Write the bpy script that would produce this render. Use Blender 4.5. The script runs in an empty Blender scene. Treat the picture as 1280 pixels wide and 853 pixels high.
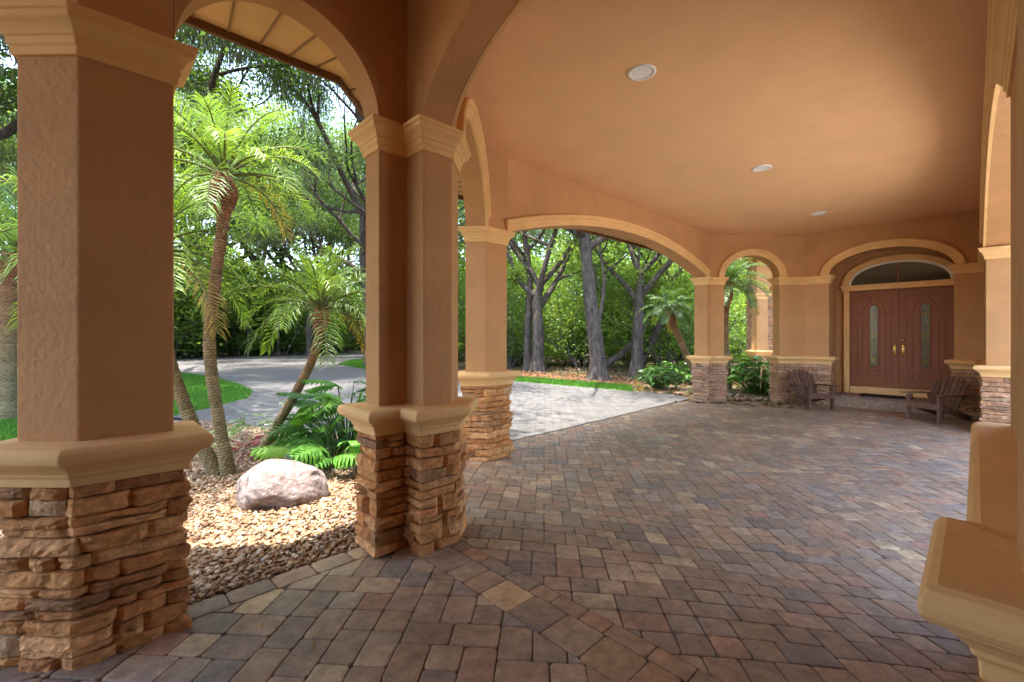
import bpy, bmesh, math, random
import numpy as np
from mathutils import Vector, Matrix, noise as mnoise

random.seed(7)
rng = np.random.default_rng(11)
sc = bpy.context.scene
COL = sc.collection
R = math.radians
PI = math.pi

# ------------------------------------------------------------------ camera
VIEW = R(46.02)                       # view azimuth measured from the building's x axis
cd = bpy.data.cameras.new('camera')
cam = bpy.data.objects.new('camera', cd)
COL.objects.link(cam)
cam.location = (0, 0, 1.5)
cam.rotation_euler = (R(90), 0, VIEW - R(90))
cd.sensor_width = 36.0
cd.lens = 558.3 / 1280 * 36
cd.shift_x = -1.1 / 1280
cd.shift_y = -5.9 / 1280
cd.clip_start = 0.02
cd.clip_end = 600
sc.camera = cam

# ------------------------------------------------------------------ world, sun, exposure
SUN_EL, SUN_AZ = R(78), math.atan2(0.54, -0.84)     # direction TO the sun (azimuth from +x, counter-clockwise)
w = bpy.data.worlds.new('World')
sc.world = w
w.use_nodes = True
nt = w.node_tree
bg = nt.nodes['Background']
sky = nt.nodes.new('ShaderNodeTexSky')
sky.sky_type = 'NISHITA'
sky.sun_disc = False
sky.sun_elevation = SUN_EL
sky.sun_rotation = R(90) - SUN_AZ
sky.air_density = 1.0
sky.dust_density = 2.5
nt.links.new(sky.outputs[0], bg.inputs[0])
bg.inputs[1].default_value = 0.15
sl = bpy.data.lights.new('sun', 'SUN')
sl.energy = 2.0
sl.angle = R(0.55)
sl.color = (1.0, 0.95, 0.86)
sun = bpy.data.objects.new('sun', sl)
COL.objects.link(sun)
sd = Vector((math.cos(SUN_AZ) * math.cos(SUN_EL), math.sin(SUN_AZ) * math.cos(SUN_EL), math.sin(SUN_EL)))
sun.rotation_euler = sd.to_track_quat('Z', 'Y').to_euler()
sun.location = (-10, 5, 30)

sc.view_settings.view_transform = 'Standard'
sc.view_settings.look = 'None'
sc.view_settings.exposure = 3.2
sc.view_settings.gamma = 1.0
sc.view_settings.use_curve_mapping = False
sc.render.engine = 'CYCLES'
cy = sc.cycles
cy.use_denoising = True
cy.max_bounces = 12
cy.diffuse_bounces = 8
cy.glossy_bounces = 3
cy.transmission_bounces = 6
cy.transparent_max_bounces = 8
cy.sample_clamp_indirect = 8
cy.caustics_reflective = False
cy.caustics_refractive = False

# ------------------------------------------------------------------ materials
def mat_new(name):
    m = bpy.data.materials.new(name)
    m.use_nodes = True
    t = m.node_tree
    return m, t, t.nodes['Principled BSDF']

def N(t, typ, **kw):
    n = t.nodes.new(typ)
    for k, v in kw.items():
        if k in n.inputs:
            n.inputs[k].default_value = v
        else:
            setattr(n, k, v)
    return n

def coords(t, scale=(1, 1, 1)):
    c = N(t, 'ShaderNodeTexCoord')
    mp = N(t, 'ShaderNodeMapping')
    mp.inputs['Scale'].default_value = scale
    t.links.new(c.outputs['Object'], mp.inputs['Vector'])
    return mp.outputs[0]

def ramp(t, src, stops):
    r = N(t, 'ShaderNodeValToRGB')
    e = r.color_ramp.elements
    while len(e) < len(stops):
        e.new(0.5)
    for i, (p, c) in enumerate(stops):
        e[i].position = p
        e[i].color = (*c, 1) if len(c) == 3 else c
    t.links.new(src, r.inputs[0])
    return r.outputs[0]

def noise(t, vec, scale, detail=4, rough=0.55):
    n = N(t, 'ShaderNodeTexNoise')
    n.inputs['Scale'].default_value = scale
    n.inputs['Detail'].default_value = detail
    n.inputs['Roughness'].default_value = rough
    t.links.new(vec, n.inputs['Vector'])
    return n.outputs['Fac']

def mix(t, a, b, fac, mode='MIX'):
    m = N(t, 'ShaderNodeMix', data_type='RGBA', blend_type=mode)
    for s, v in ((m.inputs[0], fac), (m.inputs[6], a), (m.inputs[7], b)):
        if isinstance(v, (int, float)):
            s.default_value = v
        elif isinstance(v, tuple):
            s.default_value = (*v, 1) if len(v) == 3 else v
        else:
            t.links.new(v, s)
    return m.outputs[2]

def bump(t, p, h, strength=0.5, dist=0.01):
    b = N(t, 'ShaderNodeBump')
    b.inputs['Strength'].default_value = strength
    b.inputs['Distance'].default_value = dist
    t.links.new(h, b.inputs['Height'])
    t.links.new(b.outputs[0], p.inputs['Normal'])
    return b

def add(t, a, b, wa=1.0, wb=1.0):
    m1 = N(t, 'ShaderNodeMath', operation='MULTIPLY'); t.links.new(a, m1.inputs[0]); m1.inputs[1].default_value = wa
    m2 = N(t, 'ShaderNodeMath', operation='MULTIPLY_ADD'); t.links.new(b, m2.inputs[0]); m2.inputs[1].default_value = wb
    t.links.new(m1.outputs[0], m2.inputs[2])
    return m2.outputs[0]

def stucco(name, c, rough_scale=55, strength=0.55, dist=0.006, var=0.10):
    m, t, p = mat_new(name)
    v = coords(t)
    a = noise(t, v, 1.7, 5)
    dk = tuple(x * (1 - var) for x in c); lt = tuple(min(1, x * (1 + var)) for x in c)
    base = ramp(t, a, [(0.3, dk), (0.7, lt)])
    fine = noise(t, v, rough_scale, 3, 0.6)
    vo = N(t, 'ShaderNodeTexVoronoi', feature='SMOOTH_F1')
    vo.inputs['Scale'].default_value = rough_scale * 0.62
    t.links.new(v, vo.inputs['Vector'])
    spk = ramp(t, noise(t, v, 9, 6, 0.7), [(0.30, (0.82, 0.80, 0.78)), (0.42, (1, 1, 1))])
    base = mix(t, base, spk, 0.5 if var > .06 else 0.08, 'MULTIPLY')
    t.links.new(base, p.inputs['Base Color'])
    p.inputs['Roughness'].default_value = 0.88
    p.inputs['Specular IOR Level'].default_value = 0.25
    bump(t, p, add(t, fine, vo.outputs['Distance'], 0.8, 0.7), strength, dist)
    return m

def tinted(name, scale=20, rough=0.85, amt=0.35, bstr=0.5, bdist=0.006, spec=0.25, streak=None):
    m, t, p = mat_new(name)
    at = N(t, 'ShaderNodeAttribute', attribute_name='tint')
    v = coords(t, streak or (1, 1, 1))
    n1 = noise(t, v, scale, 6, 0.65)
    g = ramp(t, n1, [(0.25, (1 - amt,) * 3), (0.75, (1 + amt,) * 3)])
    c = mix(t, at.outputs['Color'], g, 1.0, 'MULTIPLY')
    t.links.new(c, p.inputs['Base Color'])
    p.inputs['Roughness'].default_value = rough
    p.inputs['Specular IOR Level'].default_value = spec
    n2 = noise(t, v, scale * 2.2, 5, 0.7)
    bump(t, p, add(t, n1, n2, 0.7, 0.5), bstr, bdist)
    return m

def leafmat(name, trans=0.35, rough=0.5, spec=0.3):
    m, t, p = mat_new(name)
    at = N(t, 'ShaderNodeAttribute', attribute_name='tint')
    t.links.new(at.outputs['Color'], p.inputs['Base Color'])
    p.inputs['Roughness'].default_value = rough
    p.inputs['Specular IOR Level'].default_value = spec
    tr = N(t, 'ShaderNodeBsdfTranslucent')
    c2 = mix(t, at.outputs['Color'], (1.25, 1.2, 0.45), 1.0, 'MULTIPLY')
    t.links.new(c2, tr.inputs['Color'])
    ms = N(t, 'ShaderNodeMixShader')
    ms.inputs[0].default_value = trans
    t.links.new(p.outputs[0], ms.inputs[1]); t.links.new(tr.outputs[0], ms.inputs[2])
    t.links.new(ms.outputs[0], t.nodes['Material Output'].inputs[0])
    return m

def plain(name, c, rough=0.5, metal=0.0, spec=0.5):
    m, t, p = mat_new(name)
    p.inputs['Base Color'].default_value = (*c, 1)
    p.inputs['Roughness'].default_value = rough
    p.inputs['Metallic'].default_value = metal
    p.inputs['Specular IOR Level'].default_value = spec
    return m

STUCCO = (0.515, 0.282, 0.125)
TRIM = (0.77, 0.485, 0.215)
M_STUCCO = stucco('rough_stucco', STUCCO, 48, 0.85, 0.0055)
M_CEIL = stucco('ceiling_stucco', (0.79, 0.475, 0.245), 70, 0.5, 0.006, 0.04)
M_TRIM = stucco('smooth_trim', TRIM, 120, 0.45, 0.003, 0.10)
M_STONE = tinted('ledge_stone', 22, 0.85, 0.5, 1.0, 0.022)
M_PAVER = tinted('concrete_paver', 13, 0.58, 0.40, 0.55, 0.004, 0.4)
def weather(m):
    t = m.node_tree; p = t.nodes['Principled BSDF']
    src = p.inputs['Base Color'].links[0].from_socket
    v = coords(t)
    a = ramp(t, noise(t, v, 0.9, 6, 0.65), [(0.32, (0.80, 0.78, 0.77)), (0.52, (1, 1, 1)), (0.72, (1.14, 1.12, 1.08))])
    b = ramp(t, noise(t, v, 70, 3, 0.7), [(0.3, (0.80, 0.80, 0.80)), (0.6, (1.08, 1.08, 1.08))])
    t.links.new(mix(t, mix(t, src, a, 1.0, 'MULTIPLY'), b, 1.0, 'MULTIPLY'), p.inputs['Base Color'])
weather(M_PAVER)
M_LEAF = leafmat('tree_leaf', 0.55)
M_FROND = leafmat('palm_leaflet', 0.42, 0.42, 0.4)
M_BROAD = leafmat('broad_leaf', 0.22, 0.35, 0.45)
M_GRASS = leafmat('grass_blade', 0.3, 0.6, 0.2)
M_PEBBLE = tinted('river_pebble', 30, 0.7, 0.25, 0.2, 0.003)
M_BARK = tinted('bark', 7, 0.95, 0.75, 1.0, 0.10, 0.1, (1, 1, 0.4))
M_PALMBARK = tinted('palm_bark', 22, 0.95, 0.45, 0.9, 0.015, 0.1)

def litter_mat():
    m, t, p = mat_new('leaf_litter')
    v = coords(t)
    a = noise(t, v, 0.35, 5); b = noise(t, v, 7, 8, 0.75)
    c1 = ramp(t, b, [(0.3, (0.08, 0.055, 0.035)), (0.5, (0.2, 0.135, 0.095)), (0.7, (0.36, 0.27, 0.2))])
    c2 = ramp(t, b, [(0.3, (0.02, 0.04, 0.01)), (0.7, (0.08, 0.13, 0.03))])
    f = ramp(t, a, [(0.48, (0, 0, 0)), (0.62, (1, 1, 1))])
    t.links.new(mix(t, c1, c2, f), p.inputs['Base Color'])
    p.inputs['Roughness'].default_value = 0.95
    bump(t, p, b, 0.9, 0.04)
    return m
M_LITTER = litter_mat()

def drive_mat():
    m, t, p = mat_new('driveway_paving')
    v = coords(t)
    mp = N(t, 'ShaderNodeMapping'); mp.inputs['Rotation'].default_value = (0, 0, R(-42))
    t.links.new(v, mp.inputs['Vector'])
    br = N(t, 'ShaderNodeTexBrick')
    br.inputs['Scale'].default_value = 1.0
    br.inputs['Brick Width'].default_value = 0.24; br.inputs['Row Height'].default_value = 0.165
    br.inputs['Mortar Size'].default_value = 0.006; br.inputs['Bias'].default_value = 0.0
    br.inputs['Color1'].default_value = (0.082, 0.077, 0.074, 1); br.inputs['Color2'].default_value = (0.114, 0.107, 0.104, 1)
    br.inputs['Mortar'].default_value = (0.06, 0.054, 0.05, 1)
    t.links.new(mp.outputs[0], br.inputs['Vector'])
    n1 = ramp(t, noise(t, v, 0.8, 6, 0.7), [(0.3, (0.75, 0.75, 0.77)), (0.7, (1.1, 1.08, 1.05))])
    t.links.new(mix(t, br.outputs[0], n1, 1.0, 'MULTIPLY'), p.inputs['Base Color'])
    p.inputs['Roughness'].default_value = 0.75
    bump(t, p, br.outputs['Fac'], -0.4, 0.005)
    return m
M_DRIVE = drive_mat()

def ground_mat(name, stops, sc1=30, bd=0.02):
    m, t, p = mat_new(name)
    v = coords(t)
    b = noise(t, v, sc1, 6, 0.7)
    t.links.new(ramp(t, b, stops), p.inputs['Base Color'])
    p.inputs['Roughness'].default_value = 0.95
    bump(t, p, b, 0.8, bd)
    return m
M_BOUNCE_APRON = ground_mat('bounce_apron', [(0.3, (0.42, 0.39, 0.35)), (0.7, (0.52, 0.49, 0.45))], 3, 0.004)  # pale tone picked to bounce light; used out of view only
M_SAND = ground_mat('joint_sand', [(0.3, (0.09, 0.07, 0.052)), (0.7, (0.19, 0.15, 0.11))], 60, 0.004)
M_BED = ground_mat('gravel_bed', [(0.3, (0.12, 0.07, 0.04)), (0.5, (0.25, 0.165, 0.095)), (0.7, (0.38, 0.28, 0.19))], 45, 0.02)
M_MULCH = ground_mat('red_mulch', [(0.3, (0.07, 0.03, 0.02)), (0.7, (0.28, 0.13, 0.09))], 22, 0.03)
M_LAWN = ground_mat('lawn_soil', [(0.3, (0.03, 0.09, 0.012)), (0.7, (0.07, 0.18, 0.025))], 14, 0.02)

# ------------------------------------------------------------------ object helpers
def tag(o, label=None, cat=None, group=None, kind=None):
    if label: o['label'] = label
    if cat: o['category'] = cat
    if group: o['group'] = group
    if cat and not kind: kind = 'thing'
    if kind: o['kind'] = kind
    return o

def thing(name, label, cat, loc=(0, 0, 0), rz=0.0, group=None):
    o = bpy.data.objects.new(name, None)
    o.empty_display_size = 0.2
    COL.objects.link(o)
    o.location = loc
    o.rotation_euler = (0, 0, rz)
    tag(o, label, cat, group)
    return o

def mesh_obj(name, V, F, mat, parent=None, tint=None, smooth=False, local=False):
    """V Nx3, F list of index tuples or an Mx3 / Mx4 array; coordinates are world ones unless local."""
    V = np.asarray(V, dtype=np.float64).reshape(-1, 3)
    if parent is not None and not local:
        top = parent
        loc = np.zeros(3)
        while top is not None:
            loc += np.array(top.location)
            top = top.parent
        V = V - loc
    me = bpy.data.meshes.new(name)
    if isinstance(F, np.ndarray):
        k = F.shape[1]; m = F.shape[0]
        me.vertices.add(len(V)); me.vertices.foreach_set('co', V.astype(np.float32).ravel())
        me.loops.add(m * k); me.loops.foreach_set('vertex_index', F.astype(np.int32).ravel())
        me.polygons.add(m)
        me.polygons.foreach_set('loop_start', np.arange(0, m * k, k, dtype=np.int32))
        me.polygons.foreach_set('loop_total', np.full(m, k, dtype=np.int32))
        me.update(calc_edges=True)
    else:
        me.from_pydata([tuple(v) for v in V], [], [tuple(f) for f in F])
        me.update()
    if tint is not None:
        tint = np.asarray(tint, dtype=np.float32)
        a = me.color_attributes.new('tint', 'FLOAT_COLOR', 'POINT')
        c = np.ones((len(V), 4), dtype=np.float32)
        c[:, :3] = tint
        a.data.foreach_set('color', c.ravel())
    if smooth:
        me.polygons.foreach_set('use_smooth', np.ones(len(me.polygons), dtype=bool))
    me.materials.append(mat)
    o = bpy.data.objects.new(name, me)
    COL.objects.link(o)
    if parent is not None:
        o.parent = parent
    return o

def copy_tree(o, parent=None):
    c = o.copy()
    COL.objects.link(c)
    c.parent = parent
    for ch in o.children:
        copy_tree(ch, c)
    return c

class MB:
    """collects simple solids for ONE mesh"""
    def __init__(s): s.V = []; s.F = []; s.T = []
    def add(s, V, F, t=(1, 1, 1)):
        b = len(s.V)
        s.V += [tuple(v) for v in V]
        s.F += [tuple(b + i for i in f) for f in F]
        s.T += [t] * len(V)
    def box(s, c, d, rot=None, bev=0.0, t=(1, 1, 1)):
        x, y, z = (k / 2 for k in d)
        if bev <= 0:
            P = [(sx * x, sy * y, sz * z) for sz in (-1, 1) for sx, sy in ((-1, -1), (1, -1), (1, 1), (-1, 1))]
            F = [(3, 2, 1, 0), (4, 5, 6, 7), (0, 1, 5, 4), (1, 2, 6, 5), (2, 3, 7, 6), (3, 0, 4, 7)]
        else:
            b = min(bev, x * .9, y * .9, z * .9)
            bm = bmesh.new()
            bmesh.ops.create_cube(bm, size=1)
            for v in bm.verts: v.co = Vector((v.co.x * 2 * x, v.co.y * 2 * y, v.co.z * 2 * z))
            bmesh.ops.bevel(bm, geom=bm.edges[:], offset=b, segments=2, affect='EDGES', profile=0.6)
            bm.verts.index_update()
            P = [tuple(v.co) for v in bm.verts]; F = [tuple(v.index for v in f.verts) for f in bm.faces]
            bm.free()
        M = Matrix.Identity(3) if rot is None else rot
        c = Vector(c)
        s.add([c + M @ Vector(p) for p in P], F, t)
    def prism(s, poly, z0, z1, t=(1, 1, 1)):
        n = len(poly)
        V = [(x, y, z0) for x, y in poly] + [(x, y, z1) for x, y in poly]
        F = [tuple(range(n - 1, -1, -1)), tuple(range(n, 2 * n))]
        F += [(i, (i + 1) % n, n + (i + 1) % n, n + i) for i in range(n)]
        s.add(V, F, t)
    def tube(s, pts, rad, sides=8, t=(1, 1, 1), cap=True, rough=0.0):
        V, F = tube_vf(pts, rad, sides, rough, cap)
        s.add(V, F, t)
    def build(s, name, mat, parent=None, smooth=False, local=False):
        return mesh_obj(name, s.V, s.F, mat, parent, s.T, smooth, local)

def tube_vf(pts, rad, sides=8, rough=0.0, cap=True):
    pts = [Vector(p) for p in pts]
    V = []; F = []
    ref = Vector((0.31, 0.95, 0.05))
    for i, p in enumerate(pts):
        d = (pts[min(i + 1, len(pts) - 1)] - pts[max(i - 1, 0)]).normalized()
        a = d.cross(ref)
        if a.length < 1e-3: a = d.cross(Vector((1, 0, 0)))
        a.normalize(); b = d.cross(a)
        r = rad[i] if hasattr(rad, '__len__') else rad
        for k in range(sides):
            th = 2 * PI * k / sides
            rr = r * (1 + rough * random.uniform(-1, 1))
            V.append(p + a * (math.cos(th) * rr) + b * (math.sin(th) * rr))
    for i in range(len(pts) - 1):
        for k in range(sides):
            k2 = (k + 1) % sides
            F.append((i * sides + k, i * sides + k2, (i + 1) * sides + k2, (i + 1) * sides + k))
    if cap:
        F.append(tuple(range(sides - 1, -1, -1)))
        F.append(tuple((len(pts) - 1) * sides + k for k in range(sides)))
    return V, F

def catmull(pts, n=6):
    P = [Vector(p) for p in pts]
    P = [P[0] * 2 - P[1]] + P + [P[-1] * 2 - P[-2]]
    out = []
    for i in range(1, len(P) - 2):
        for k in range(n):
            t = k / n
            a, b, c, d = P[i - 1], P[i], P[i + 1], P[i + 2]
            out.append(0.5 * ((2 * b) + (c - a) * t + (2 * a - 5 * b + 4 * c - d) * t * t + (3 * b - a - 3 * c + d) * t ** 3))
    out.append(P[-2])
    return out

def sstep(a, b, x):
    t = min(1.0, max(0.0, (x - a) / (b - a)))
    return t * t * (3 - 2 * t)

def gz(x, y):
    """height of the ground: level in the bay by the camera, falling gently to the court and the drive"""
    d1 = sstep(1.95, 4.4, x)
    d2 = sstep(3.1, 8.5, y)
    return -0.21 * max(d1, d2) + 0.05 * sstep(6.0, 11.0, x) * (1 - sstep(4.5, 7.0, y))

def sheet(name, poly, dz, mat, step=0.8, kind='structure', zf=None):
    zf = zf or gz
    bm = bmesh.new()
    f = bm.faces.new([bm.verts.new((x, y, 0)) for x, y in poly])
    bmesh.ops.triangulate(bm, faces=bm.faces[:])
    xs = [p[0] for p in poly]; ys = [p[1] for p in poly]
    for lo, hi, ax in ((min(xs), max(xs), 0), (min(ys), max(ys), 1)):
        lo2, hi2 = max(lo, -6), min(hi, 18)
        k = lo2 + step
        while k < hi2:
            co = [0, 0, 0]; co[ax] = k; no = [0, 0, 0]; no[ax] = 1
            bmesh.ops.bisect_plane(bm, geom=bm.verts[:] + bm.edges[:] + bm.faces[:], plane_co=co, plane_no=no)
            k += step
    for v in bm.verts: v.co.z = zf(v.co.x, v.co.y) + dz
    bmesh.ops.recalc_face_normals(bm, faces=bm.faces[:])
    for f in bm.faces:
        if f.normal.z < 0: f.normal_flip()
    me = bpy.data.meshes.new(name)
    bm.to_mesh(me); bm.free()
    me.materials.append(mat)
    o = bpy.data.objects.new(name, me)
    COL.objects.link(o)
    tag(o, kind=kind)
    return o

# ------------------------------------------------------------------ ground
DRIVE = [(4.2, 5.27), (3.9, 4.97), (3.45, 5.9), (3.1, 7.3), (2.4, 9.4), (1.66, 11.2), (1.3, 11.9), (2.4, 12.9), (3.3, 14.0), (3.75, 15.3), (4.0, 18.0),
         (3.9, 22), (3.2, 26), (0, 30), (-8, 33), (-30, 36), (-30, 43), (-8, 42), (5.3, 41.5), (14, 44), (30, 47), (60, 50), (60, 44), (34, 41),
         (20, 36.5), (14.2, 31.5), (11.2, 27), (10.6, 22.0), (11.2, 15.5), (11.9, 11.6), (12.3, 7.4), (12.5, 6.3), (12.0, 5.4), (11.0, 5.27)]
sheet('ground', [(-160, -160), (220, -160), (220, 220), (-160, 220)], -0.05, M_LITTER, 1.2)
sheet('driveway', DRIVE, 0.0, M_DRIVE, 0.8)
GRAVEL = [(-1.5, 3.05), (1.95, 3.05), (3.9, 4.97), (3.45, 5.9), (3.1, 7.3), (2.4, 9.4), (1.66, 11.2), (0.4, 10.8), (-1.4, 9.0), (-2.6, 6.5)]
sheet('driveway', [(-4, -1.61), (1.2, -3.01), (13.4, -3.01), (14.5, -3.5), (16, -9), (16, -17), (-14, -17), (-14, -8), (-8, -3)], 0.0, M_BOUNCE_APRON, 0.8)  # unseen apron added beyond the side arch to bounce sunlight onto the ceiling
sheet('gravel_bed', GRAVEL, -0.018, M_BED, 0.5)
LAWN_A = [(1.3, 11.9), (2.4, 12.9), (3.3, 14.0), (3.75, 15.3), (4.0, 18.0), (3.9, 22), (3.2, 26), (0, 30), (-3, 28), (-2, 20), (-4, 14), (-3, 11.0), (0.4, 10.85)]
sheet('lawn', LAWN_A, -0.004, M_LAWN, 1.2)
LAWN_B = [(12.3, 7.4), (11.9, 11.6), (11.2, 15.5), (10.6, 22.0), (11.2, 27), (14.2, 31.5), (15.2, 30.5), (12.6, 26.5), (12.2, 22.0), (12.7, 15.5), (13.4, 12), (13.6, 8.2)]
sheet('lawn', LAWN_B, -0.004, M_LAWN, 1.2)
MULCH = [(13.6, 8.2), (13.4, 12), (12.7, 15.5), (12.2, 22), (14.0, 22.5), (15.4, 15.5), (16.2, 12), (15.6, 8.6)]
sheet('mulch_bed', MULCH, -0.012, M_MULCH, 1.2)
sheet('mulch_bed', [(-3, 11), (-4, 14), (-2, 20), (-3, 28), (-9, 27), (-9, 14), (-5, 10)], -0.012, M_MULCH, 1.5)
SAND = [(-3.2, -1.6), (1.2, -3.0), (13.4, -3.0), (13.4, 2.9), (11.3, 4.96), (11.0, 5.265), (4.2, 5.265), (3.92, 4.985), (1.96, 3.04), (-3.2, 3.04)]
sheet('paving_base', SAND, -0.012, M_SAND, 0.4)
sheet('planting_soil', [(11.9, 5.0), (12.2, 5.45), (12.7, 6.3), (12.6, 7.3), (15.6, 8.6), (17.5, 7.4), (17.5, 3.2), (13.25, 3.2)], -0.016, M_BED, 0.6)

# ------------------------------------------------------------------ pavers (one paved floor, every paver modelled)
PAL = [((0.19, 0.142, 0.112), 6), ((0.225, 0.16, 0.12), 5), ((0.165, 0.128, 0.108), 4), ((0.225, 0.142, 0.108), 2.5), ((0.27, 0.205, 0.15), 2.5),
       ((0.148, 0.126, 0.118), 2.0), ((0.32, 0.25, 0.175), 0.7), ((0.205, 0.17, 0.148), 4)]
PALW = np.array([p[1] for p in PAL]); PALW = PALW / PALW.sum()

def clip_poly(P, nx, ny, d):
    out = []
    for i in range(len(P)):
        a, b = P[i], P[(i + 1) % len(P)]
        da, db = a[0] * nx + a[1] * ny - d, b[0] * nx + b[1] * ny - d
        if da <= 0: out.append(a)
        if (da < 0 < db) or (db < 0 < da):
            t = da / (da - db)
            out.append((a[0] + (b[0] - a[0]) * t, a[1] + (b[1] - a[1]) * t))
    return out

class Pavers:
    def __init__(s): s.mb = MB()
    def add(s, P, chamfer=0.012, inset=0.011, drop=0.009, mul=np.array((1., 1., 1.))):
        if len(P) < 3: return
        area = 0.5 * sum(P[i][0] * P[(i + 1) % len(P)][1] - P[(i + 1) % len(P)][0] * P[i][1] for i in range(len(P)))
        if abs(area) < 0.0016: return
        if area < 0: P = P[::-1]
        cx = sum(p[0] for p in P) / len(P); cyy = sum(p[1] for p in P) / len(P)
        gap = 0.0022
        Q = []
        n = len(P)
        for i in range(n):
            a, b, c = Vector(P[i - 1]), Vector(P[i]), Vector(P[(i + 1) % n])
            l1, l2 = (a - b).length, (c - b).length
            k = min(chamfer * random.uniform(0.7, 1.5), l1 * .3, l2 * .3)
            Q.append(b + (a - b) * (k / max(l1, 1e-6))); Q.append(b + (c - b) * (k / max(l2, 1e-6)))
        z0 = random.uniform(-0.0015, 0.0015)
        tx, ty = random.uniform(-.010, .010), random.uniform(-.010, .010)
        C = Vector((cx, cyy))
        def ring(ins, dz):
            o = []
            for q in Q:
                d = q - C
                L = d.length
                q2 = C + d * max(0.2, (L - ins) / L)
                o.append((q2.x, q2.y, gz(q2.x, q2.y) + z0 + tx * (q2.x - cx) + ty * (q2.y - cyy) + dz))
            return o
        r0, r1, r2, r3 = ring(gap, -0.03), ring(gap * 1.3, -drop), ring(inset * .5, -drop * .28), ring(inset * 1.5, 0)
        m = len(Q)
        V = r0 + r1 + r2 + r3
        F = []
        for k in range(3):
            F += [(k * m + i, k * m + (i + 1) % m, (k + 1) * m + (i + 1) % m, (k + 1) * m + i) for i in range(m)]
        F.append(tuple(3 * m + i for i in range(m)))
        c = np.array(PAL[rng.choice(len(PAL), p=PALW)][0]) * random.uniform(1.45, 1.75) * (1.03, 1.0, .90) * mul
        c2 = np.array(PAL[rng.choice(len(PAL), p=PALW)][0]) * (1.5, 1.4, 1.22)
        ang = random.uniform(0, 2 * PI); amt = random.uniform(0.0, 0.8)
        b = len(s.mb.V)
        s.mb.add(V, F)
        for i, v in enumerate(V):
            t = 0.5 + ((v[0] - cx) * math.cos(ang) + (v[1] - cyy) * math.sin(ang)) / 0.2
            t = min(1, max(0, t)) * amt
            s.mb.T[b + i] = tuple(c * (1 - t) + c2 * t)

def tiling(W, H, seed):
    """skyline filling of a W x H cell field with 2x2, 3x2 and 2x3 pieces"""
    r = random.Random(seed)
    top = [0] * W
    out = []
    while True:
        h = min(top)
        if h >= H: break
        i = top.index(h)
        j = i
        while j < W and top[j] == h: j += 1
        L = j - i
        if L == 1:
            wd = 1
        elif L in (2, 4): wd = 2
        elif L == 3: wd = 3
        else: wd = r.choice((2, 3)) if L - 3 != 1 else 2
        if wd > L: wd = L
        ht = 2 if wd == 3 else r.choice((2, 2, 3))
        out.append((i, h, wd, ht))
        for k in range(i, i + wd): top[k] = h + ht
    return out

PAVE_ANG = R(42)
U = 0.082
def lay(region, extent, seed):
    """region: list of convex polygons given as half-plane lists; extent in world x, y"""
    pv = Pavers()
    x0, x1, y0, y1 = extent
    ca, sa = math.cos(PAVE_ANG), math.sin(PAVE_ANG)
    cs = [(x * ca + y * sa, -x * sa + y * ca) for x in (x0, x1) for y in (y0, y1)]
    ulo, uhi = min(c[0] for c in cs), max(c[0] for c in cs)
    vlo, vhi = min(c[1] for c in cs), max(c[1] for c in cs)
    for i, h, wd, ht in tiling(int((uhi - ulo) / U), int((vhi - vlo) / U), seed):
        a, b = ulo + i * U, vlo + h * U
        P = [(a, b), (a + wd * U, b), (a + wd * U, b + ht * U), (a, b + ht * U)]
        P = [(u * ca - v * sa, u * sa + v * ca) for u, v in P]
        jit = lambda: random.uniform(-0.0015, 0.0015)
        P = [(x + jit(), y + jit()) for x, y in P]
        if max(p[0] for p in P) < x0 or min(p[0] for p in P) > x1 or max(p[1] for p in P) < y0 or min(p[1] for p in P) > y1: continue
        for hp in region:
            Q = P
            for nx, ny, d in hp:
                Q = clip_poly(Q, nx, ny, d)
                if len(Q) < 3: break
            if len(Q) >= 3: pv.add(Q)
    return pv

BX0, BX1, BX2 = 1.665, 1.895, 2.005        # double border course under the front arch
S2 = math.sqrt(.5)
court = [[(-1, 0, -BX2), (0, -1, 1.2), (-S2, S2, 1.055 * S2), (0, 1, 5.26), (S2, S2, 16.3 * S2), (1, 0, 12.93)]]
pv = lay(court, (2.0, 13.0, -1.2, 5.27), 3)
bay = [[(1, 0, BX0), (0, 1, 2.885), (-1, 0, 2.2), (0, -1, 0.6)]]
pv2 = lay(bay, (-2.2, 1.7, -.6, 2.9), 5)
base = len(pv.mb.V)
pv.mb.V += pv2.mb.V; pv.mb.T += pv2.mb.T; pv.mb.F += [tuple(base + i for i in f) for f in pv2.mb.F]
# edge course against the gravel and the double border course
x = -2.2
while x < 1.62:
    L = random.choice((0.2, 0.24, 0.24))
    pv.add([(x, 2.888), (x + L, 2.888), (x + L, 3.055), (x, 3.055)], 0.016, 0.014, 0.011); x += L
y = -1.2
while y < 2.85:
    L = random.choice((0.24, 0.165, 0.24))
    pv.add([(BX0, y), (BX1, y), (BX1, y + L), (BX0, y + L)], mul=np.array((1.22, 1.12, .92))); y += L
y = -1.25
while y < 2.62:
    L = random.choice((0.2, 0.22, 0.16, 0.24))
    pv.add([(BX1, y), (BX2, y), (BX2, y + L), (BX1, y + L)], 0.008, 0.008, mul=np.array((1.18, 1.08, .95))); y += L
tag(pv.mb.build('paved_court', M_PAVER), kind='structure')

# ------------------------------------------------------------------ building
ZC, ZK0, ZK1, ZT = 1.015, 2.794, 2.98, 4.05      # top of stone cap, capital, ceiling

def ccw(P):
    a = sum(P[i][0] * P[(i + 1) % len(P)][1] - P[(i + 1) % len(P)][0] * P[i][1] for i in range(len(P)))
    return P if a > 0 else P[::-1]

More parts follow.
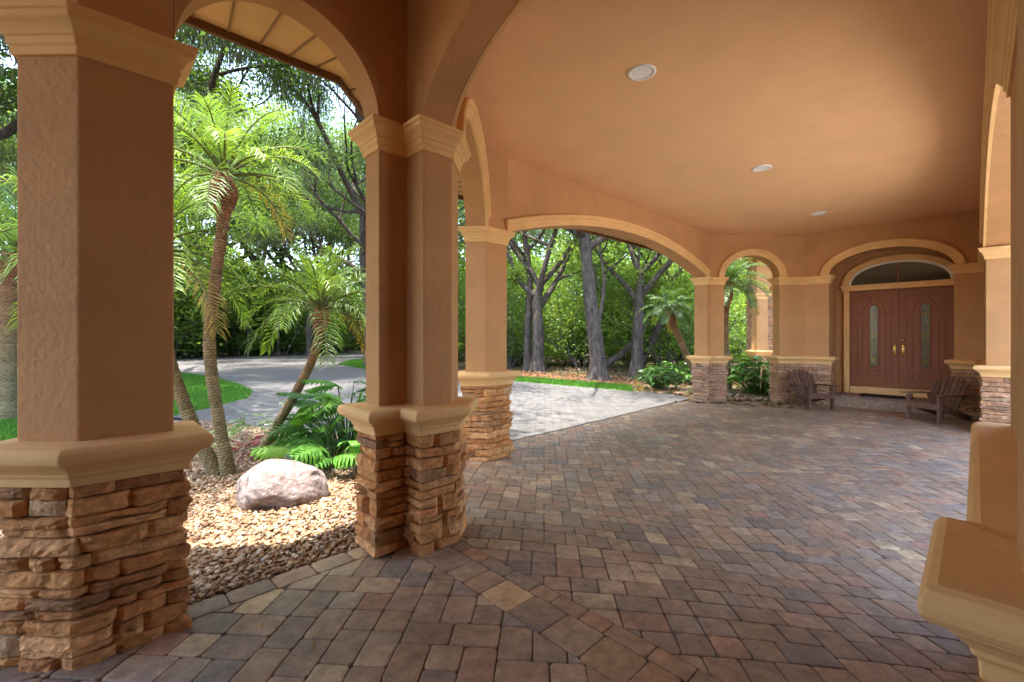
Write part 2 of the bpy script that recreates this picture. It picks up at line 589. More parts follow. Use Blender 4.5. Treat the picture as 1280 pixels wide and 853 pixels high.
def mitre(P):
    """outward offset direction for each vertex of a ccw polygon (distance 1)"""
    n = len(P); out = []
    for i in range(n):
        a, b, c = Vector(P[i - 1]), Vector(P[i]), Vector(P[(i + 1) % n])
        d1, d2 = (b - a).normalized(), (c - b).normalized()
        n1, n2 = Vector((d1.y, -d1.x)), Vector((d2.y, -d2.x))
        m = n1 + n2
        m = m / max(0.35, m.dot(n1)) if m.length > 1e-5 else n1
        out.append(m)
    return out

def sweep_profile(P, prof, name, mat, parent):
    P = ccw(P); M = mitre(P); n = len(P); k = len(prof)
    V = []; F = []
    for (o, z) in prof:
        for p, m in zip(P, M):
            V.append((p[0] + m.x * o, p[1] + m.y * o, z))
    for j in range(k - 1):
        for i in range(n):
            F.append((j * n + i, j * n + (i + 1) % n, (j + 1) * n + (i + 1) % n, (j + 1) * n + i))
    F.append(tuple(range(n - 1, -1, -1))); F.append(tuple((k - 1) * n + i for i in range(n)))
    return mesh_obj(name, V, F, mat, parent)

CAP = [(0.045, .822), (0.062, .822), (0.064, .862), (0.074, .872), (0.076, .884), (0.092, .904), (0.106, .916), (0.110, .926), (0.122, .928),
       (0.137, .936), (0.146, .950), (0.149, .968), (0.146, .986), (0.136, 1.000), (0.120, 1.008), (0.0, 1.016), (-0.03, 1.016)]
CAPITAL = [(-0.02, 2.790), (0.014, 2.790), (0.016, 2.800), (0.016, 2.826), (0.026, 2.834), (0.026, 2.866), (0.036, 2.872), (0.042, 2.888), (0.056, 2.906),
           (0.074, 2.920), (0.078, 2.926), (0.078, 2.950), (0.090, 2.956), (0.092, 2.980), (-0.02, 2.981)]

STONES = [((0.48, 0.26, 0.11), 5), ((0.42, 0.21, 0.09), 5), ((0.38, 0.20, 0.09), 3), ((0.54, 0.32, 0.16), 3), ((0.33, 0.20, 0.11), 1.5),
          ((0.44, 0.20, 0.09), .8), ((0.42, 0.30, 0.19), 1.2), ((0.50, 0.28, 0.13), 3)]
STW = np.array([s[1] for s in STONES]); STW = STW / STW.sum()

def ledge_stone(P, zf, ztop, parent, name='stone_base', fine=1.0, hmin=0.042, hmax=0.105, grey=0.0):
    """courses of split stones running round a polygon; every stone its own pillowed shell (one mesh)"""
    P = ccw(P); M = mitre(P); n = len(P)
    seg = [(Vector(P[(i + 1) % n]) - Vector(P[i])).length for i in range(n)]
    cum = [0]
    for s in seg: cum.append(cum[-1] + s)
    tot = cum[-1]
    def at(s):
        s = s % tot
        for i in range(n):
            if s <= cum[i + 1] + 1e-9:
                t = (s - cum[i]) / max(seg[i], 1e-6)
                p = Vector(P[i]).lerp(Vector(P[(i + 1) % n]), t)
                m = M[i].lerp(M[(i + 1) % n], t) if (t < 1e-4 or t > 1 - 1e-4) else None
                if m is None:
                    d = (Vector(P[(i + 1) % n]) - Vector(P[i])).normalized(); e = Vector((d.y, -d.x))
                    # near a corner follow the mitre so that neighbours join
                    q = 0.045
                    a0 = (s - cum[i]); a1 = cum[i + 1] - s
                    m = e
                    if a0 < q: m = M[i].lerp(e, a0 / q)
                    elif a1 < q: m = M[(i + 1) % n].lerp(e, a1 / q)
                return p, m
        return Vector(P[0]), M[0]
    zlow = min(zf(*p) for p in P) - 0.04
    mb = MB()
    # dark mortar core
    core = [(p[0] + m.x * 0.012, p[1] + m.y * 0.012) for p, m in zip(P, M)]
    mb.prism(core, zlow - 0.05, ztop, (0.10, 0.065, 0.04))
    z = zlow; ci = 0
    while z < ztop - 0.02:
        h = random.uniform(hmin, hmax)
        if ztop - (z + h) < hmin * 0.8: h = ztop - z
        s = random.uniform(0, 0.3)
        end = s + tot
        while s < end - 1e-6:
            L = random.uniform(0.10, 0.40) * (1.25 if h < 0.06 else 0.9)
            if end - (s + L) < 0.09: L = end - s
            s0, s1 = s, s + L
            s = s1
            # sometimes a course splits into two thinner stones
            rows = [(z, z + h)]
            if h > 0.085 and random.random() < 0.3:
                q = z + h * random.uniform(.4, .6); rows = [(z, q), (q, z + h)]
            for (za, zb) in rows:
                ns = max(3, int(L / (0.026 / fine)) + 1)
                S = [s0 + (s1 - s0) * i / (ns - 1) for i in range(ns)]
                for base_s in (0, tot):
                    for c in cum[:-1]:
                        if s0 + 0.01 < c + base_s < s1 - 0.01: S.append(c + base_s)
                S = sorted(set(S)); ns = len(S)
                d0 = random.uniform(0.032, 0.062)
                tl = random.uniform(-0.010, 0.010); tw = random.uniform(-0.012, 0.012)
                wob0, wob1 = random.uniform(-.004, .004), random.uniform(-.004, .004)
                prof = [(0.0, 0.0), (0.01, 0.74), (0.07, 0.92), (0.2, 0.99), (0.5, 1.0), (0.8, 1.0), (0.93, 0.93), (0.99, 0.74), (1.0, 0.0)]
                col = np.array(STONES[rng.choice(len(STONES), p=STW)][0]) * random.uniform(1.0, 1.35) * (1.1, 1.0, .88)
                if grey: 
                    g_ = np.array((0.36, 0.30, 0.27)) * random.uniform(.6, 1.2)
                    col = col * (1 - grey) + g_ * grey
                V = []; 
                ph = random.uniform(0, 9)
                for i, si in enumerate(S):
                    p, m = at(si)
                    e = min(i, ns - 1 - i)
                    ef = (0.45, 0.94, 1.0)[min(e, 2)]
                    uu = (si - s0) / max(L, 1e-6)
                    cut = 0.0045 if e == 0 else 0.0
                    for (v, dd) in prof:
                        nz = 0.006 * mnoise.noise(Vector((si * 14, v * 1.6 + ph, z * 20))) * 2 + 0.005 * mnoise.noise(Vector((si * 45, v * 4 + ph, z * 20))) * 2
                        dep = 0.006 + (d0 + tl * (v - .5) * 2 + tw * (uu - .5) * 2 + nz) * dd * ef
                        zz = za + 0.003 + (zb - za - 0.006) * v + (wob0 * (1 - v) * math.sin(uu * 7 + ph) + wob1 * v * math.sin(uu * 6 + ph * 2)) * 1.4
                        tdir = 0
                        V.append((p.x + m.x * dep, p.y + m.y * dep, zz))
                k = len(prof)
                F = [(i * k + j, (i + 1) * k + j, (i + 1) * k + j + 1, i * k + j + 1) for i in range(ns - 1) for j in range(k - 1)]
                F.append(tuple(range(k))); F.append(tuple((ns - 1) * k + j for j in range(k - 1, -1, -1)))
                mb.add(V, F, tuple(col))
        z += h; ci += 1
    return mb.build(name, M_STONE, parent, smooth=False)

def pillar(label, P, fine=1.0, ztop=ZT, grey=0.0, hmin=0.042, hmax=0.105, group='stone based stucco pillars of the porch'):
    P = ccw(P)
    cx = sum(p[0] for p in P) / len(P); cyy = sum(p[1] for p in P) / len(P)
    t = thing('stone_pillar', label, 'pillar', (cx, cyy, gz(cx, cyy)), 0, group)
    mb = MB()
    mb.prism(P, 0.83, ztop)
    sh = mb.build('shaft', M_STUCCO, t)
    bv = sh.modifiers.new('bevel', 'BEVEL'); bv.width = 0.008; bv.segments = 2; bv.limit_method = 'ANGLE'
    c = sweep_profile(P, CAP, 'cap', M_TRIM, t)
    k = sweep_profile(P, CAPITAL, 'capital', M_TRIM, t)
    for o, wd in ((c, 0.006), (k, 0.003)):
        b = o.modifiers.new('bevel', 'BEVEL'); b.width = wd; b.segments = 2; b.limit_method = 'ANGLE'; b.angle_limit = R(40)
    ledge_stone(P, gz, 0.824, t, fine=fine, grey=grey, hmin=hmin, hmax=hmax)
    return t

YA = 2.865
pillar('large stucco pillar on rough stacked stone left of the gravel bed',
       [(.341, YA), (.341, 3.07), (.065, 3.07), (-.077, 3.21), (-.217, 3.07), (-.012, YA)], 1.0, hmin=0.04, hmax=0.10)
pillar('stepped stucco pillar with a notched L-shaped cap and capital, standing right of the boulder',
       [(1.478, YA), (1.702, YA), (1.702, 2.656), (1.943, 2.656), (2.143, 2.845), (1.953, 3.035), (1.94, 3.07), (1.478, 3.07)], 0.9, hmin=0.05, hmax=0.125)
pillar('stucco pillar with sunlit stone base where the narrow arch meets the wide driveway arch',
       [(3.954, 4.638), (4.357, 4.638), (4.357, 4.965), (3.899, 4.965), (3.763, 4.829)], 0.6, hmin=0.045, hmax=0.105)
pillar('slim stucco pillar with greyish stone base between the driveway arch and small garden arch',
       [(11.2, 4.638), (11.36, 4.638), (11.61, 4.388), (11.822, 4.60), (11.46, 4.965), (11.2, 4.965)], 0.45, grey=0.5, hmin=0.04, hmax=0.09)
pillar('broad bent stucco pier behind the low wooden chair left of the front door',
       [(12.582, 3.416), (13.034, 2.964), (13.034, 2.468), (13.22, 2.468), (13.22, 3.09), (12.794, 3.628)], 0.45, grey=0.45, hmin=0.04, hmax=0.09)
pillar('stucco pier right of the front door behind the chair that faces left',
       [(13.034, .308), (13.034, -.116), (10.928, -.116), (10.928, -.40), (13.25, -.40), (13.25, .308)], 0.45, grey=0.4, hmin=0.04, hmax=0.09)
pillar('close stucco pier at the right edge of the photo with a wide rounded cap',
       [(1.34, -.067), (1.575, -.067), (1.575, -.13), (3.60, -.13), (3.60, -.40), (1.34, -.40)], 0.7)

def arch_wall(label, a0, a1, b0, b1, rise, kind='ellipse', trim=True, trim_w=0.15, n=48, z0=ZK1, ztop=ZT, group='stucco walls above the porch arches'):
    """wall panel over one opening, from jamb to jamb; a = face towards the court, b = other face"""
    a0, a1, b0, b1 = (Vector(p) for p in (a0, a1, b0, b1))
    half = (a1 - a0).length / 2
    def zz(s):                       # s from -1 to 1
        if kind == 'ellipse': return z0 + rise * math.sqrt(max(0, 1 - s * s))
        Rr = (half * half + rise * rise) / (2 * rise)
        return z0 + math.sqrt(Rr * Rr - (s * half) ** 2) - (Rr - rise)
    S = [-math.cos(PI * i / n) for i in range(n + 1)]
    m = (a0 + a1) / 2
    t = thing('arched_wall', label, 'wall', (m.x, m.y, z0), 0, group)
    V = []; F = []
    for s in S:
        u = (s + 1) / 2
        p, q = a0.lerp(a1, u), b0.lerp(b1, u)
        z = zz(s)
        V += [(p.x, p.y, z), (p.x, p.y, ztop), (q.x, q.y, z), (q.x, q.y, ztop)]
    for i in range(n):
        o, k = 4 * i, 4 * (i + 1)
        F += [(o, k, k + 1, o + 1), (o + 2, o + 3, k + 3, k + 2), (o, o + 2, k + 2, k)]
    mesh_obj('wall_panel', V, F, M_STUCCO, t)
    if trim:
        d = (a1 - a0).normalized()
        nrm = Vector((d.y, -d.x))
        if nrm.dot(b0 - a0) > 0: nrm = -nrm          # trim projects from face a, away from b
        wd = trim_w
        prof = [(-0.002, 0.0), (-0.002, 0.030), (0.22 * wd, 0.030), (0.26 * wd, 0.042), (0.52 * wd, 0.042), (0.58 * wd, 0.052), (0.64 * wd, 0.068),
                (0.78 * wd, 0.076), (0.94 * wd, 0.070), (wd, 0.058), (wd, 0.0)]
        pts = [(s * half, zz(s)) for s in S]
        V = []; F = []
        for i, (x, z) in enumerate(pts):
            xa, za = pts[max(0, i - 1)]; xb, zb = pts[min(n, i + 1)]
            tx, tz = xb - xa, zb - za
            L = math.hypot(tx, tz); nx, nz = -tz / L, tx / L
            if kind == 'ellipse' and i in (0, n): nx, nz = (-1 if i == 0 else 1), 0
            for (o, pr) in prof:
                px, pz = x + nx * o, max(z0, z + nz * o)
                p = m + d * px + nrm * pr
                V.append((p.x, p.y, pz))
        k = len(prof)
        for i in range(n):
            for j in range(k - 1):
                F.append((i * k + j, (i + 1) * k + j, (i + 1) * k + j + 1, i * k + j + 1))
        F.append(tuple(range(k))); F.append(tuple(n * k + j for j in range(k - 1, -1, -1)))
        mesh_obj('arch_moulding', V, F, M_TRIM, t)
    return t

arch_wall('rough stucco wall over the arch that frames the palms', (.341, YA), (1.478, YA), (.341, 3.07), (1.478, 3.07), 0.58, trim=False)
arch_wall('stucco wall over the high arch nearest the camera, spanning the paver border', (1.943, 2.656), (1.575, -.067), (1.702, 2.656), (1.34, -.067), 0.52, trim_w=.13)
arch_wall('stucco wall over the narrow arch seen edge-on beside the stepped pillar', (2.143, 2.845), (3.954, 4.638), (1.953, 3.035), (3.763, 4.829), 0.62)
arch_wall('long stucco wall over the wide low arch open to the driveway and oaks', (4.357, 4.638), (11.2, 4.638), (4.357, 4.965), (11.2, 4.965), 0.52, kind='circle', trim_w=.17)
arch_wall('short stucco wall over the small garden arch with a palm behind', (11.61, 4.388), (12.582, 3.416), (11.822, 4.60), (12.794, 3.628), 0.55, trim_w=.16)
arch_wall('stucco wall with a double moulded arch over the front door recess', (13.034, 2.468), (13.034, .308), (13.22, 2.468), (13.22, .308), 0.52, trim_w=.17)
arch_wall('stucco wall over the side arch at the right edge, seen almost edge-on', (10.928, -.116), (3.60, -.13), (10.928, -.40), (3.60, -.40), 0.60, kind='circle', trim_w=.17)

# ceiling, roof body and eaves (setting)
CEIL = [(-2.45, 5.5), (.065, 3.07), (1.95, 3.06), (3.9, 4.96), (11.46, 4.96), (13.2, 3.1), (13.2, -.39), (1.3, -.39), (-.6, -2.3), (-3.6, -2.3), (-3.6, 5.5)]
mb = MB(); mb.prism(ccw(CEIL), ZT, ZT + 0.12)
tag(mb.build('ceiling', M_CEIL), kind='structure')
EAVE = [(-2.0, 6.2), (.36, 3.84), (1.62, 3.84), (3.58, 5.73), (11.85, 5.73), (13.9, 3.9), (13.9, 3.2)]
INNER = [(-2.45, 5.585), (.066, 3.072), (1.945, 3.072), (3.897, 4.967), (11.465, 4.967), (13.22, 3.205), (13.22, 3.2)]
mb = MB()
for i in range(5):
    q = [INNER[i], INNER[i + 1], EAVE[i + 1], EAVE[i]]
    mb.prism(ccw(q), 3.76, 3.80)
sof = mb.build('roof_eave', M_TRIM); tag(sof, 'cream boarded roof eave with dark fascia outside the palm arch', 'eave')
mb = MB()
for i in range(5):
    a, b = Vector(EAVE[i]), Vector(EAVE[i + 1]); d = (b - a).normalized(); nn = Vector((-d.y, d.x))
    q = [a, b, b + nn * .03, a + nn * .03]
    mb.prism(ccw([tuple(p) for p in q]), 3.70, 3.92)
mb.build('fascia', plain('fascia_paint', (0.16, 0.075, 0.035), 0.6), sof)
mb = MB()
for i in range(5):
    a, b = Vector(EAVE[i]), Vector(EAVE[i + 1]); c, e = Vector(INNER[i]), Vector(INNER[i + 1])
    L = (b - a).length; k = max(2, int(L / 0.2))
    for j in range(1, k):
        u = j / k
        p, q = a.lerp(b, u), c.lerp(e, u)
        dd = (q - p).normalized(); nn = Vector((-dd.y, dd.x)) * 0.007
        mb.prism(ccw([tuple(p + nn), tuple(p - nn), tuple(q - nn), tuple(q + nn)]), 3.748, 3.762)
mb.build('soffit_batten', plain('batten_paint', (0.30, 0.17, 0.07), 0.7), sof)
V = [(x, y, 3.92) for x, y in EAVE] + [(4.5, 1.2, 6.4), (10.5, 1.2, 6.4)]
mb = MB()
mb.add([(-2.0, 6.2, 3.925), (.36, 3.84, 3.925), (1.62, 3.84, 3.925), (3.58, 5.73, 3.925), (11.85, 5.73, 3.925), (13.9, 3.9, 3.925), (13.9, -1.2, 3.925), (-4.2, -1.2, 3.925), (-4.2, 6.2, 3.925), (4.5, 1.6, 5.7), (10.5, 1.6, 5.7), (-1.5, 1.6, 5.0)],
       [(0, 1, 11), (1, 2, 9, 11), (2, 3, 9), (3, 4, 10, 9), (4, 5, 10), (5, 6, 10), (6, 7, 11, 9, 10), (7, 8, 11), (8, 0, 11)])
mb.build('roof_tiles', plain('roof_clay', (0.22, 0.10, 0.06), 0.8), sof)

# unseen walls added behind and left of the camera to block light (setting)
mb = MB()
mb.prism(ccw([(-3.75, -2.5), (-3.6, -2.5), (-3.6, 2.2), (-3.75, 2.2)]), -0.1, 4.3)
mb.prism(ccw([(-3.6, -2.5), (-3.6, -2.3), (-.6, -2.3), (1.34, -.38), (1.34, -.6), (-.5, -2.5)]), -0.1, 4.3)
tag(mb.build('light_block_wall', M_STUCCO), kind='structure')

# ------------------------------------------------------------------ front door
XD = 13.80
M_DOOR = stucco('door_paint', (0.25, 0.080, 0.034), 160, 0.05, 0.001, 0.05)
M_DOOR.node_tree.nodes['Principled BSDF'].inputs['Roughness'].default_value = 0.42
M_DOOR.node_tree.nodes['Principled BSDF'].inputs['Specular IOR Level'].default_value = 0.3
M_BRASS = plain('polished_brass', (0.80, 0.52, 0.16), 0.25, 1.0)
def glass_mat():
    m, t, p = mat_new('leaded_glass')
    v = coords(t)
    vo = N(t, 'ShaderNodeTexVoronoi'); vo.inputs['Scale'].default_value = 14
    t.links.new(v, vo.inputs['Vector'])
    t.links.new(ramp(t, vo.outputs['Distance'], [(0.1, (0.17, 0.14, 0.04)), (0.6, (0.05, 0.05, 0.015))]), p.inputs['Base Color'])
    p.inputs['Roughness'].default_value = 0.18
    p.inputs['Specular IOR Level'].default_value = 0.7
    return m
M_GLASS = glass_mat()
M_PANE = plain('dark_window_glass', (0.035, 0.045, 0.036), 0.06, 0.0, 0.9)
M_WHITE = plain('white_paint', (0.78, 0.76, 0.72), 0.4)
M_CAME = plain('lead_came', (0.62, 0.48, 0.14), 0.3, 0.9)

ZL = 0.10                             # landing
mb = MB()
mb.prism([(12.98, .315), (XD - .02, .315), (XD - .02, 2.46), (12.98, 2.46)], -0.3, ZL - 0.05, (0.31, 0.215, 0.145))
y = 0.315
while y < 2.45:
    L = min(random.choice((0.22, 0.3, 0.18)), 2.46 - y)
    mb.box((12.985 + .17, y + L / 2, ZL - .025), (0.40, L - .008, 0.05), bev=.012, t=tuple(np.array(PAL[rng.integers(len(PAL))][0]) * 1.25))
    mb.box((13.57, y + L / 2, ZL - .025), (0.42, L - .008, 0.05), bev=.012, t=tuple(np.array(PAL[rng.integers(len(PAL))][0]) * 1.25)); y += L
tag(mb.build('door_step', M_PAVER), 'low paved step along the foot of the front door', 'step')

wl = thing('door_wall', 'recessed stucco wall around the front door', 'wall', (XD, 1.3, 0))
DY0, DY1, DZ0, DZ1 = 0.327, 2.176, 0.275, 2.60
mb = MB()
mb.prism([(XD + .05, 2.176 + .03), (XD + .05, 2.6), (XD + .2, 2.6), (XD + .2, 2.176 + .03)], -.2, ZT)
mb.prism([(XD + .05, -.3), (XD + .05, DY0 - .03), (XD + .2, DY0 - .03), (XD + .2, -.3)], -.2, ZT)
mb.prism([(XD + .16, DY0 - .03), (XD + .16, DY1 + .03), (XD + .2, DY1 + .03), (XD + .2, DY0 - .03)], -.2, ZT)
mb.prism([(13.222, 2.468), (XD + .05, 2.468), (XD + .05, 2.75), (13.222, 2.75)], -.2, ZT)     # recess cheeks
mb.prism([(13.252, .308), (XD + .05, .308), (XD + .05, .05), (13.252, .05)], -.2, ZT)
mb.prism([(13.222, .31), (XD + .05, .31), (XD + .05, 2.466), (13.222, 2.466)], 3.56, 3.66)
mb.build('recess', M_STUCCO, wl)

dr = thing('double_door', 'maroon panelled double front door with brass handles under an arched window', 'door', (XD, (DY0 + DY1) / 2, ZL))
YM = (DY0 + DY1) / 2; HW = (DY1 - DY0) / 2
def door_leaf(y0, y1, hinge_left):
    mb = MB(); w_ = y1 - y0; yc = (y0 + y1) / 2
    mb.prism([(XD, y0 + .003), (XD + .045, y0 + .003), (XD + .045, y1 - .003), (XD, y1 - .003)], DZ0, DZ1)
    H = DZ1 - DZ0
    def panel(py0, py1, pz0, pz1):
        b = .016
        for (ya, yb, za, zb) in ((py0, py1, pz0, pz0 + b), (py0, py1, pz1 - b, pz1), (py0, py0 + b, pz0 + b, pz1 - b), (py1 - b, py1, pz0 + b, pz1 - b)):
            mb.box((XD - .004, (ya + yb) / 2, (za + zb) / 2), (.020, yb - ya, zb - za), bev=.005)
        mb.box((XD - .002, (py0 + py1) / 2, (pz0 + pz1) / 2), (.012, py1 - py0 - 3.4 * b, pz1 - pz0 - 3.4 * b), bev=.005)
    for sgn in (-1, 1):
        panel(yc + sgn * .27 - .06, yc + sgn * .27 + .06, DZ0 + .50, DZ0 + .50 + 1.12)
        panel(yc + sgn * .27 - .06, yc + sgn * .27 + .06, DZ0 + .20, DZ0 + .40)
        panel(yc + sgn * .22 - .13, yc + sgn * .22 + .13, DZ0 + 1.86, DZ0 + 2.18) if False else None
    panel(yc - .12, yc + .12, DZ0 + .20, DZ0 + .42)
    # curved corner panels over the glass
    for sgn in (-1, 1):
        ring = []
        for k in range(9):
            a = R(8 + k * 9.2)
            ring.append((yc + sgn * (.155 + .0 + .07 * (1 - math.sin(a)) + .03), DZ0 + 1.70 + .30 * math.sin(a)))
        pts = [(XD - .004, yc + sgn * .33, DZ0 + 1.70)] + [(XD - .004, yc + sgn * .30, DZ0 + 1.70)]
        pts = [(XD - .002, yc + sgn * .335, DZ0 + 1.72), (XD - .002, yc + sgn * .335, DZ0 + 2.17), (XD - .002, yc + sgn * .05, DZ0 + 2.17), (XD - .002, yc + sgn * .05, DZ0 + 2.11)]
        for k in range(10):
            a = R(80 - k * 8.6)
            pts.append((XD - .002, yc + sgn * (.215 * math.cos(a)), DZ0 + 1.72 + .36 * math.sin(a)))
        pts.append(pts[0])
        mb.tube(pts, .010, 5)
    leaf = mb.build('door_leaf', M_DOOR, dr)
    # arched glass with leaded flower pattern
    gw, gz0, gz1 = .088, DZ0 + .50, DZ0 + 1.98
    ring = [(yc - gw, gz0), (yc + gw, gz0)] + [(yc + gw * math.cos(R(a)), gz1 - gw + gw * math.sin(R(a))) for a in range(0, 181, 15)]
    V = [(XD - .006, a, b) for a, b in ring] + [(XD + .01, a, b) for a, b in ring]
    n = len(ring)
    F = [tuple(range(n))] + [(i, (i + 1) % n, n + (i + 1) % n, n + i) for i in range(n)]
    gl = mesh_obj('glass_panel', V, F, M_GLASS, leaf)
    mb = MB(); mb.tube([(XD - .006, a, b) for a, b in ring + ring[:1]], .014, 6); mb.build('glass_frame', M_DOOR, leaf)
    mb = MB()
    for zc in (gz0 + .16, (gz0 + gz1) / 2, gz1 - .24):
        for k in range(6):
            a = k * PI / 3
            pts = [(XD - .010, yc + .028 * math.cos(a) + .024 * math.cos(b), zc + .045 * math.sin(a) + .030 * math.sin(b)) for b in np.linspace(0, 2 * PI, 9)]
            mb.tube(pts, .0042, 4, cap=False)
    for sgn in (-1, 1):
        mb.tube([(XD - .010, yc + sgn * (gw - .02) * math.cos((q - .5) * 1.5), gz0 + .03 + (gz1 - gz0 - .1) * q) for q in np.linspace(0, 1, 14)], .003, 4, cap=False)
        mb.tube([(XD - .010, yc + sgn * .05 * math.sin(q * 9.4), gz0 + .05 + (gz1 - gz0 - .12) * q) for q in np.linspace(0, 1, 30)], .003, 4, cap=False)
    for q in np.linspace(gz0 + .2, gz1 - .1, 7): mb.tube([(XD - .010, yc - gw, q), (XD - .010, yc + gw, q)], .002, 4)
    mb.build('lead_came', M_CAME, leaf)
    hy = y1 - .075 if hinge_left else y0 + .075
    mb = MB()
    zc = DZ0 + .93
    mb.tube([(XD - .001, hy, zc + .20), (XD - .022, hy, zc + .20)], .034, 14)
    mb.box((XD - .006, hy, zc - .02), (.014, .05, .24), bev=.01)
    mb.tube([(XD - .012, hy, zc + .07), (XD - .05, hy, zc + .07)], [.014, .014], 8)
    mb.tube([(XD - .05, hy, zc + .07), (XD - .062, hy, zc + .07), (XD - .085, hy, zc + .07), (XD - .095, hy, zc + .07)], [.016, .032, .032, .016], 12)
    mb.tube(catmull([(XD - .012, hy, zc + .03), (XD - .05, hy, zc + .01), (XD - .055, hy, zc - .07), (XD - .012, hy, zc - .13)], 4), .010, 8)
    mb.build('handle', M_BRASS, leaf, smooth=True)
    return leaf
door_leaf(DY0, YM, True); door_leaf(YM, DY1, False)
mb = MB()
CS = .115
mb.box((XD - .02, DY1 + CS / 2 + .006, (ZL + 2.62) / 2), (.13, CS, 2.62 - ZL), bev=.01)
mb.box((XD - .05, DY1 + .085, (ZL + 2.62) / 2), (.13, .05, 2.61 - ZL), bev=.012)
mb.box((XD + .0, DY0 - .02, (ZL + 2.62) / 2), (.10, .045, 2.62 - ZL), bev=.01)
mb.box((XD - .03, YM + .03, 2.67), (.16, DY1 - DY0 + .26, .105), bev=.015)
mb.box((XD - .05, YM + .03, 2.735), (.20, DY1 - DY0 + .32, .035), bev=.010)
mb.box((XD + .0, YM, (ZL + DZ0) / 2), (.16, DY1 - DY0 - .01, DZ0 - ZL - .006), bev=.01)
mb.build('door_casing', M_TRIM, dr)
# arched transom window
TZ = 2.755; TR = 0.52; n = 28
ring = [(YM + .02 - HW * 1.0 * math.cos(PI * i / n), TZ + TR * math.sin(PI * i / n) ** 0.9) for i in range(n + 1)]
V = [(XD + .03, a, b) for a, b in ring]; F = [tuple(range(n + 1))]
mesh_obj('transom_glass', V, F, M_PANE, dr)
def ring_sweep(name, k0, k1, xf, xb, mat):
    V = []; F = []
    for i in range(n + 1):
        c, s = -math.cos(PI * i / n), math.sin(PI * i / n) ** 0.9
        for (k, xx) in ((k0, xb), (k0, xf), (k1, xf), (k1, xb)):
            V.append((xx, YM + .02 + (HW + k) * c, TZ + (TR + k) * s))
    for i in range(n):
        for j in range(4): F.append((4 * i + j, 4 * i + (j + 1) % 4, 4 * i + 4 + (j + 1) % 4, 4 * i + 4 + j))
    return mesh_obj(name, V, F, mat, dr)
ring_sweep('transom_frame', -.035, .012, XD - .005, XD + .05, M_WHITE)
ring_sweep('transom_arch', .014, .075, XD - .05, XD + .05, M_TRIM)
ring_sweep('transom_arch', .077, .135, XD - .075, XD + .05, M_TRIM)
mb = MB(); mb.box((XD + .022, YM + .02, TZ + TR / 2), (.02, .018, TR - .03)); mb.build('transom_bar', M_DOOR, dr)
mb = MB(); V = []
ring2 = ring_sweep  # filler wall over the transom
ym = YM + .02
V = []; F = []
for i in range(n + 1):
    c, s = -math.cos(PI * i / n), math.sin(PI * i / n) ** 0.9
    V += [(XD + .048, ym + (HW + .13) * c, TZ + (TR + .13) * s), (XD + .048, ym + (HW + .30) * c, ZT - .02)]
for i in range(n): F.append((2 * i, 2 * i + 1, 2 * i + 3, 2 * i + 2))
mesh_obj('tympanum', V, F, M_STUCCO, wl)

mb = MB(); mb.box((13.40, 1.45, ZL + .012), (.46, .95, .022), bev=.006, t=(0.025, 0.02, 0.018))
tag(mb.build('doormat', tinted('coir_mat', 90, 0.95, .4)), 'dark rectangular doormat on the step before the front door', 'doormat')

# ------------------------------------------------------------------ recessed ceiling lights
M_LENS = plain('frosted_lens', (0.85, 0.85, 0.83), 0.35)
for i, (x, y, lb) in enumerate(((3.89, 2.24, 'white round recessed ceiling light, largest and nearest of the three in a row'),
                                (7.41, 2.25, 'white round recessed ceiling light in the middle of the row of three'),
                                (10.99, 2.26, 'white round recessed ceiling light nearest the front door'))):
    t = thing('ceiling_light', lb, 'light', (x, y, ZT), 0, 'recessed lights along the ceiling')
    n = 32; prof = [(.135, .0), (.133, -.010), (.118, -.014), (.100, -.010), (.095, -.002)]
    V = [(r_ * math.cos(2 * PI * k / n), r_ * math.sin(2 * PI * k / n), z) for r_, z in prof for k in range(n)]
    F = [(j * n + k, j * n + (k + 1) % n, (j + 1) * n + (k + 1) % n, (j + 1) * n + k) for j in range(len(prof) - 1) for k in range(n)]
    mesh_obj('trim_ring', V, F, M_WHITE, t, local=True, smooth=True)
    V = [(.097 * math.cos(2 * PI * k / n), .097 * math.sin(2 * PI * k / n), -.003) for k in range(n)]
    V += [(.06 * math.cos(2 * PI * k / n), .06 * math.sin(2 * PI * k / n), -.006) for k in range(n)]
    F = [(k, (k + 1) % n, n + (k + 1) % n, n + k) for k in range(n)] + [tuple(n + k for k in range(n))]
    mesh_obj('lens', V, F, M_LENS, t, local=True)

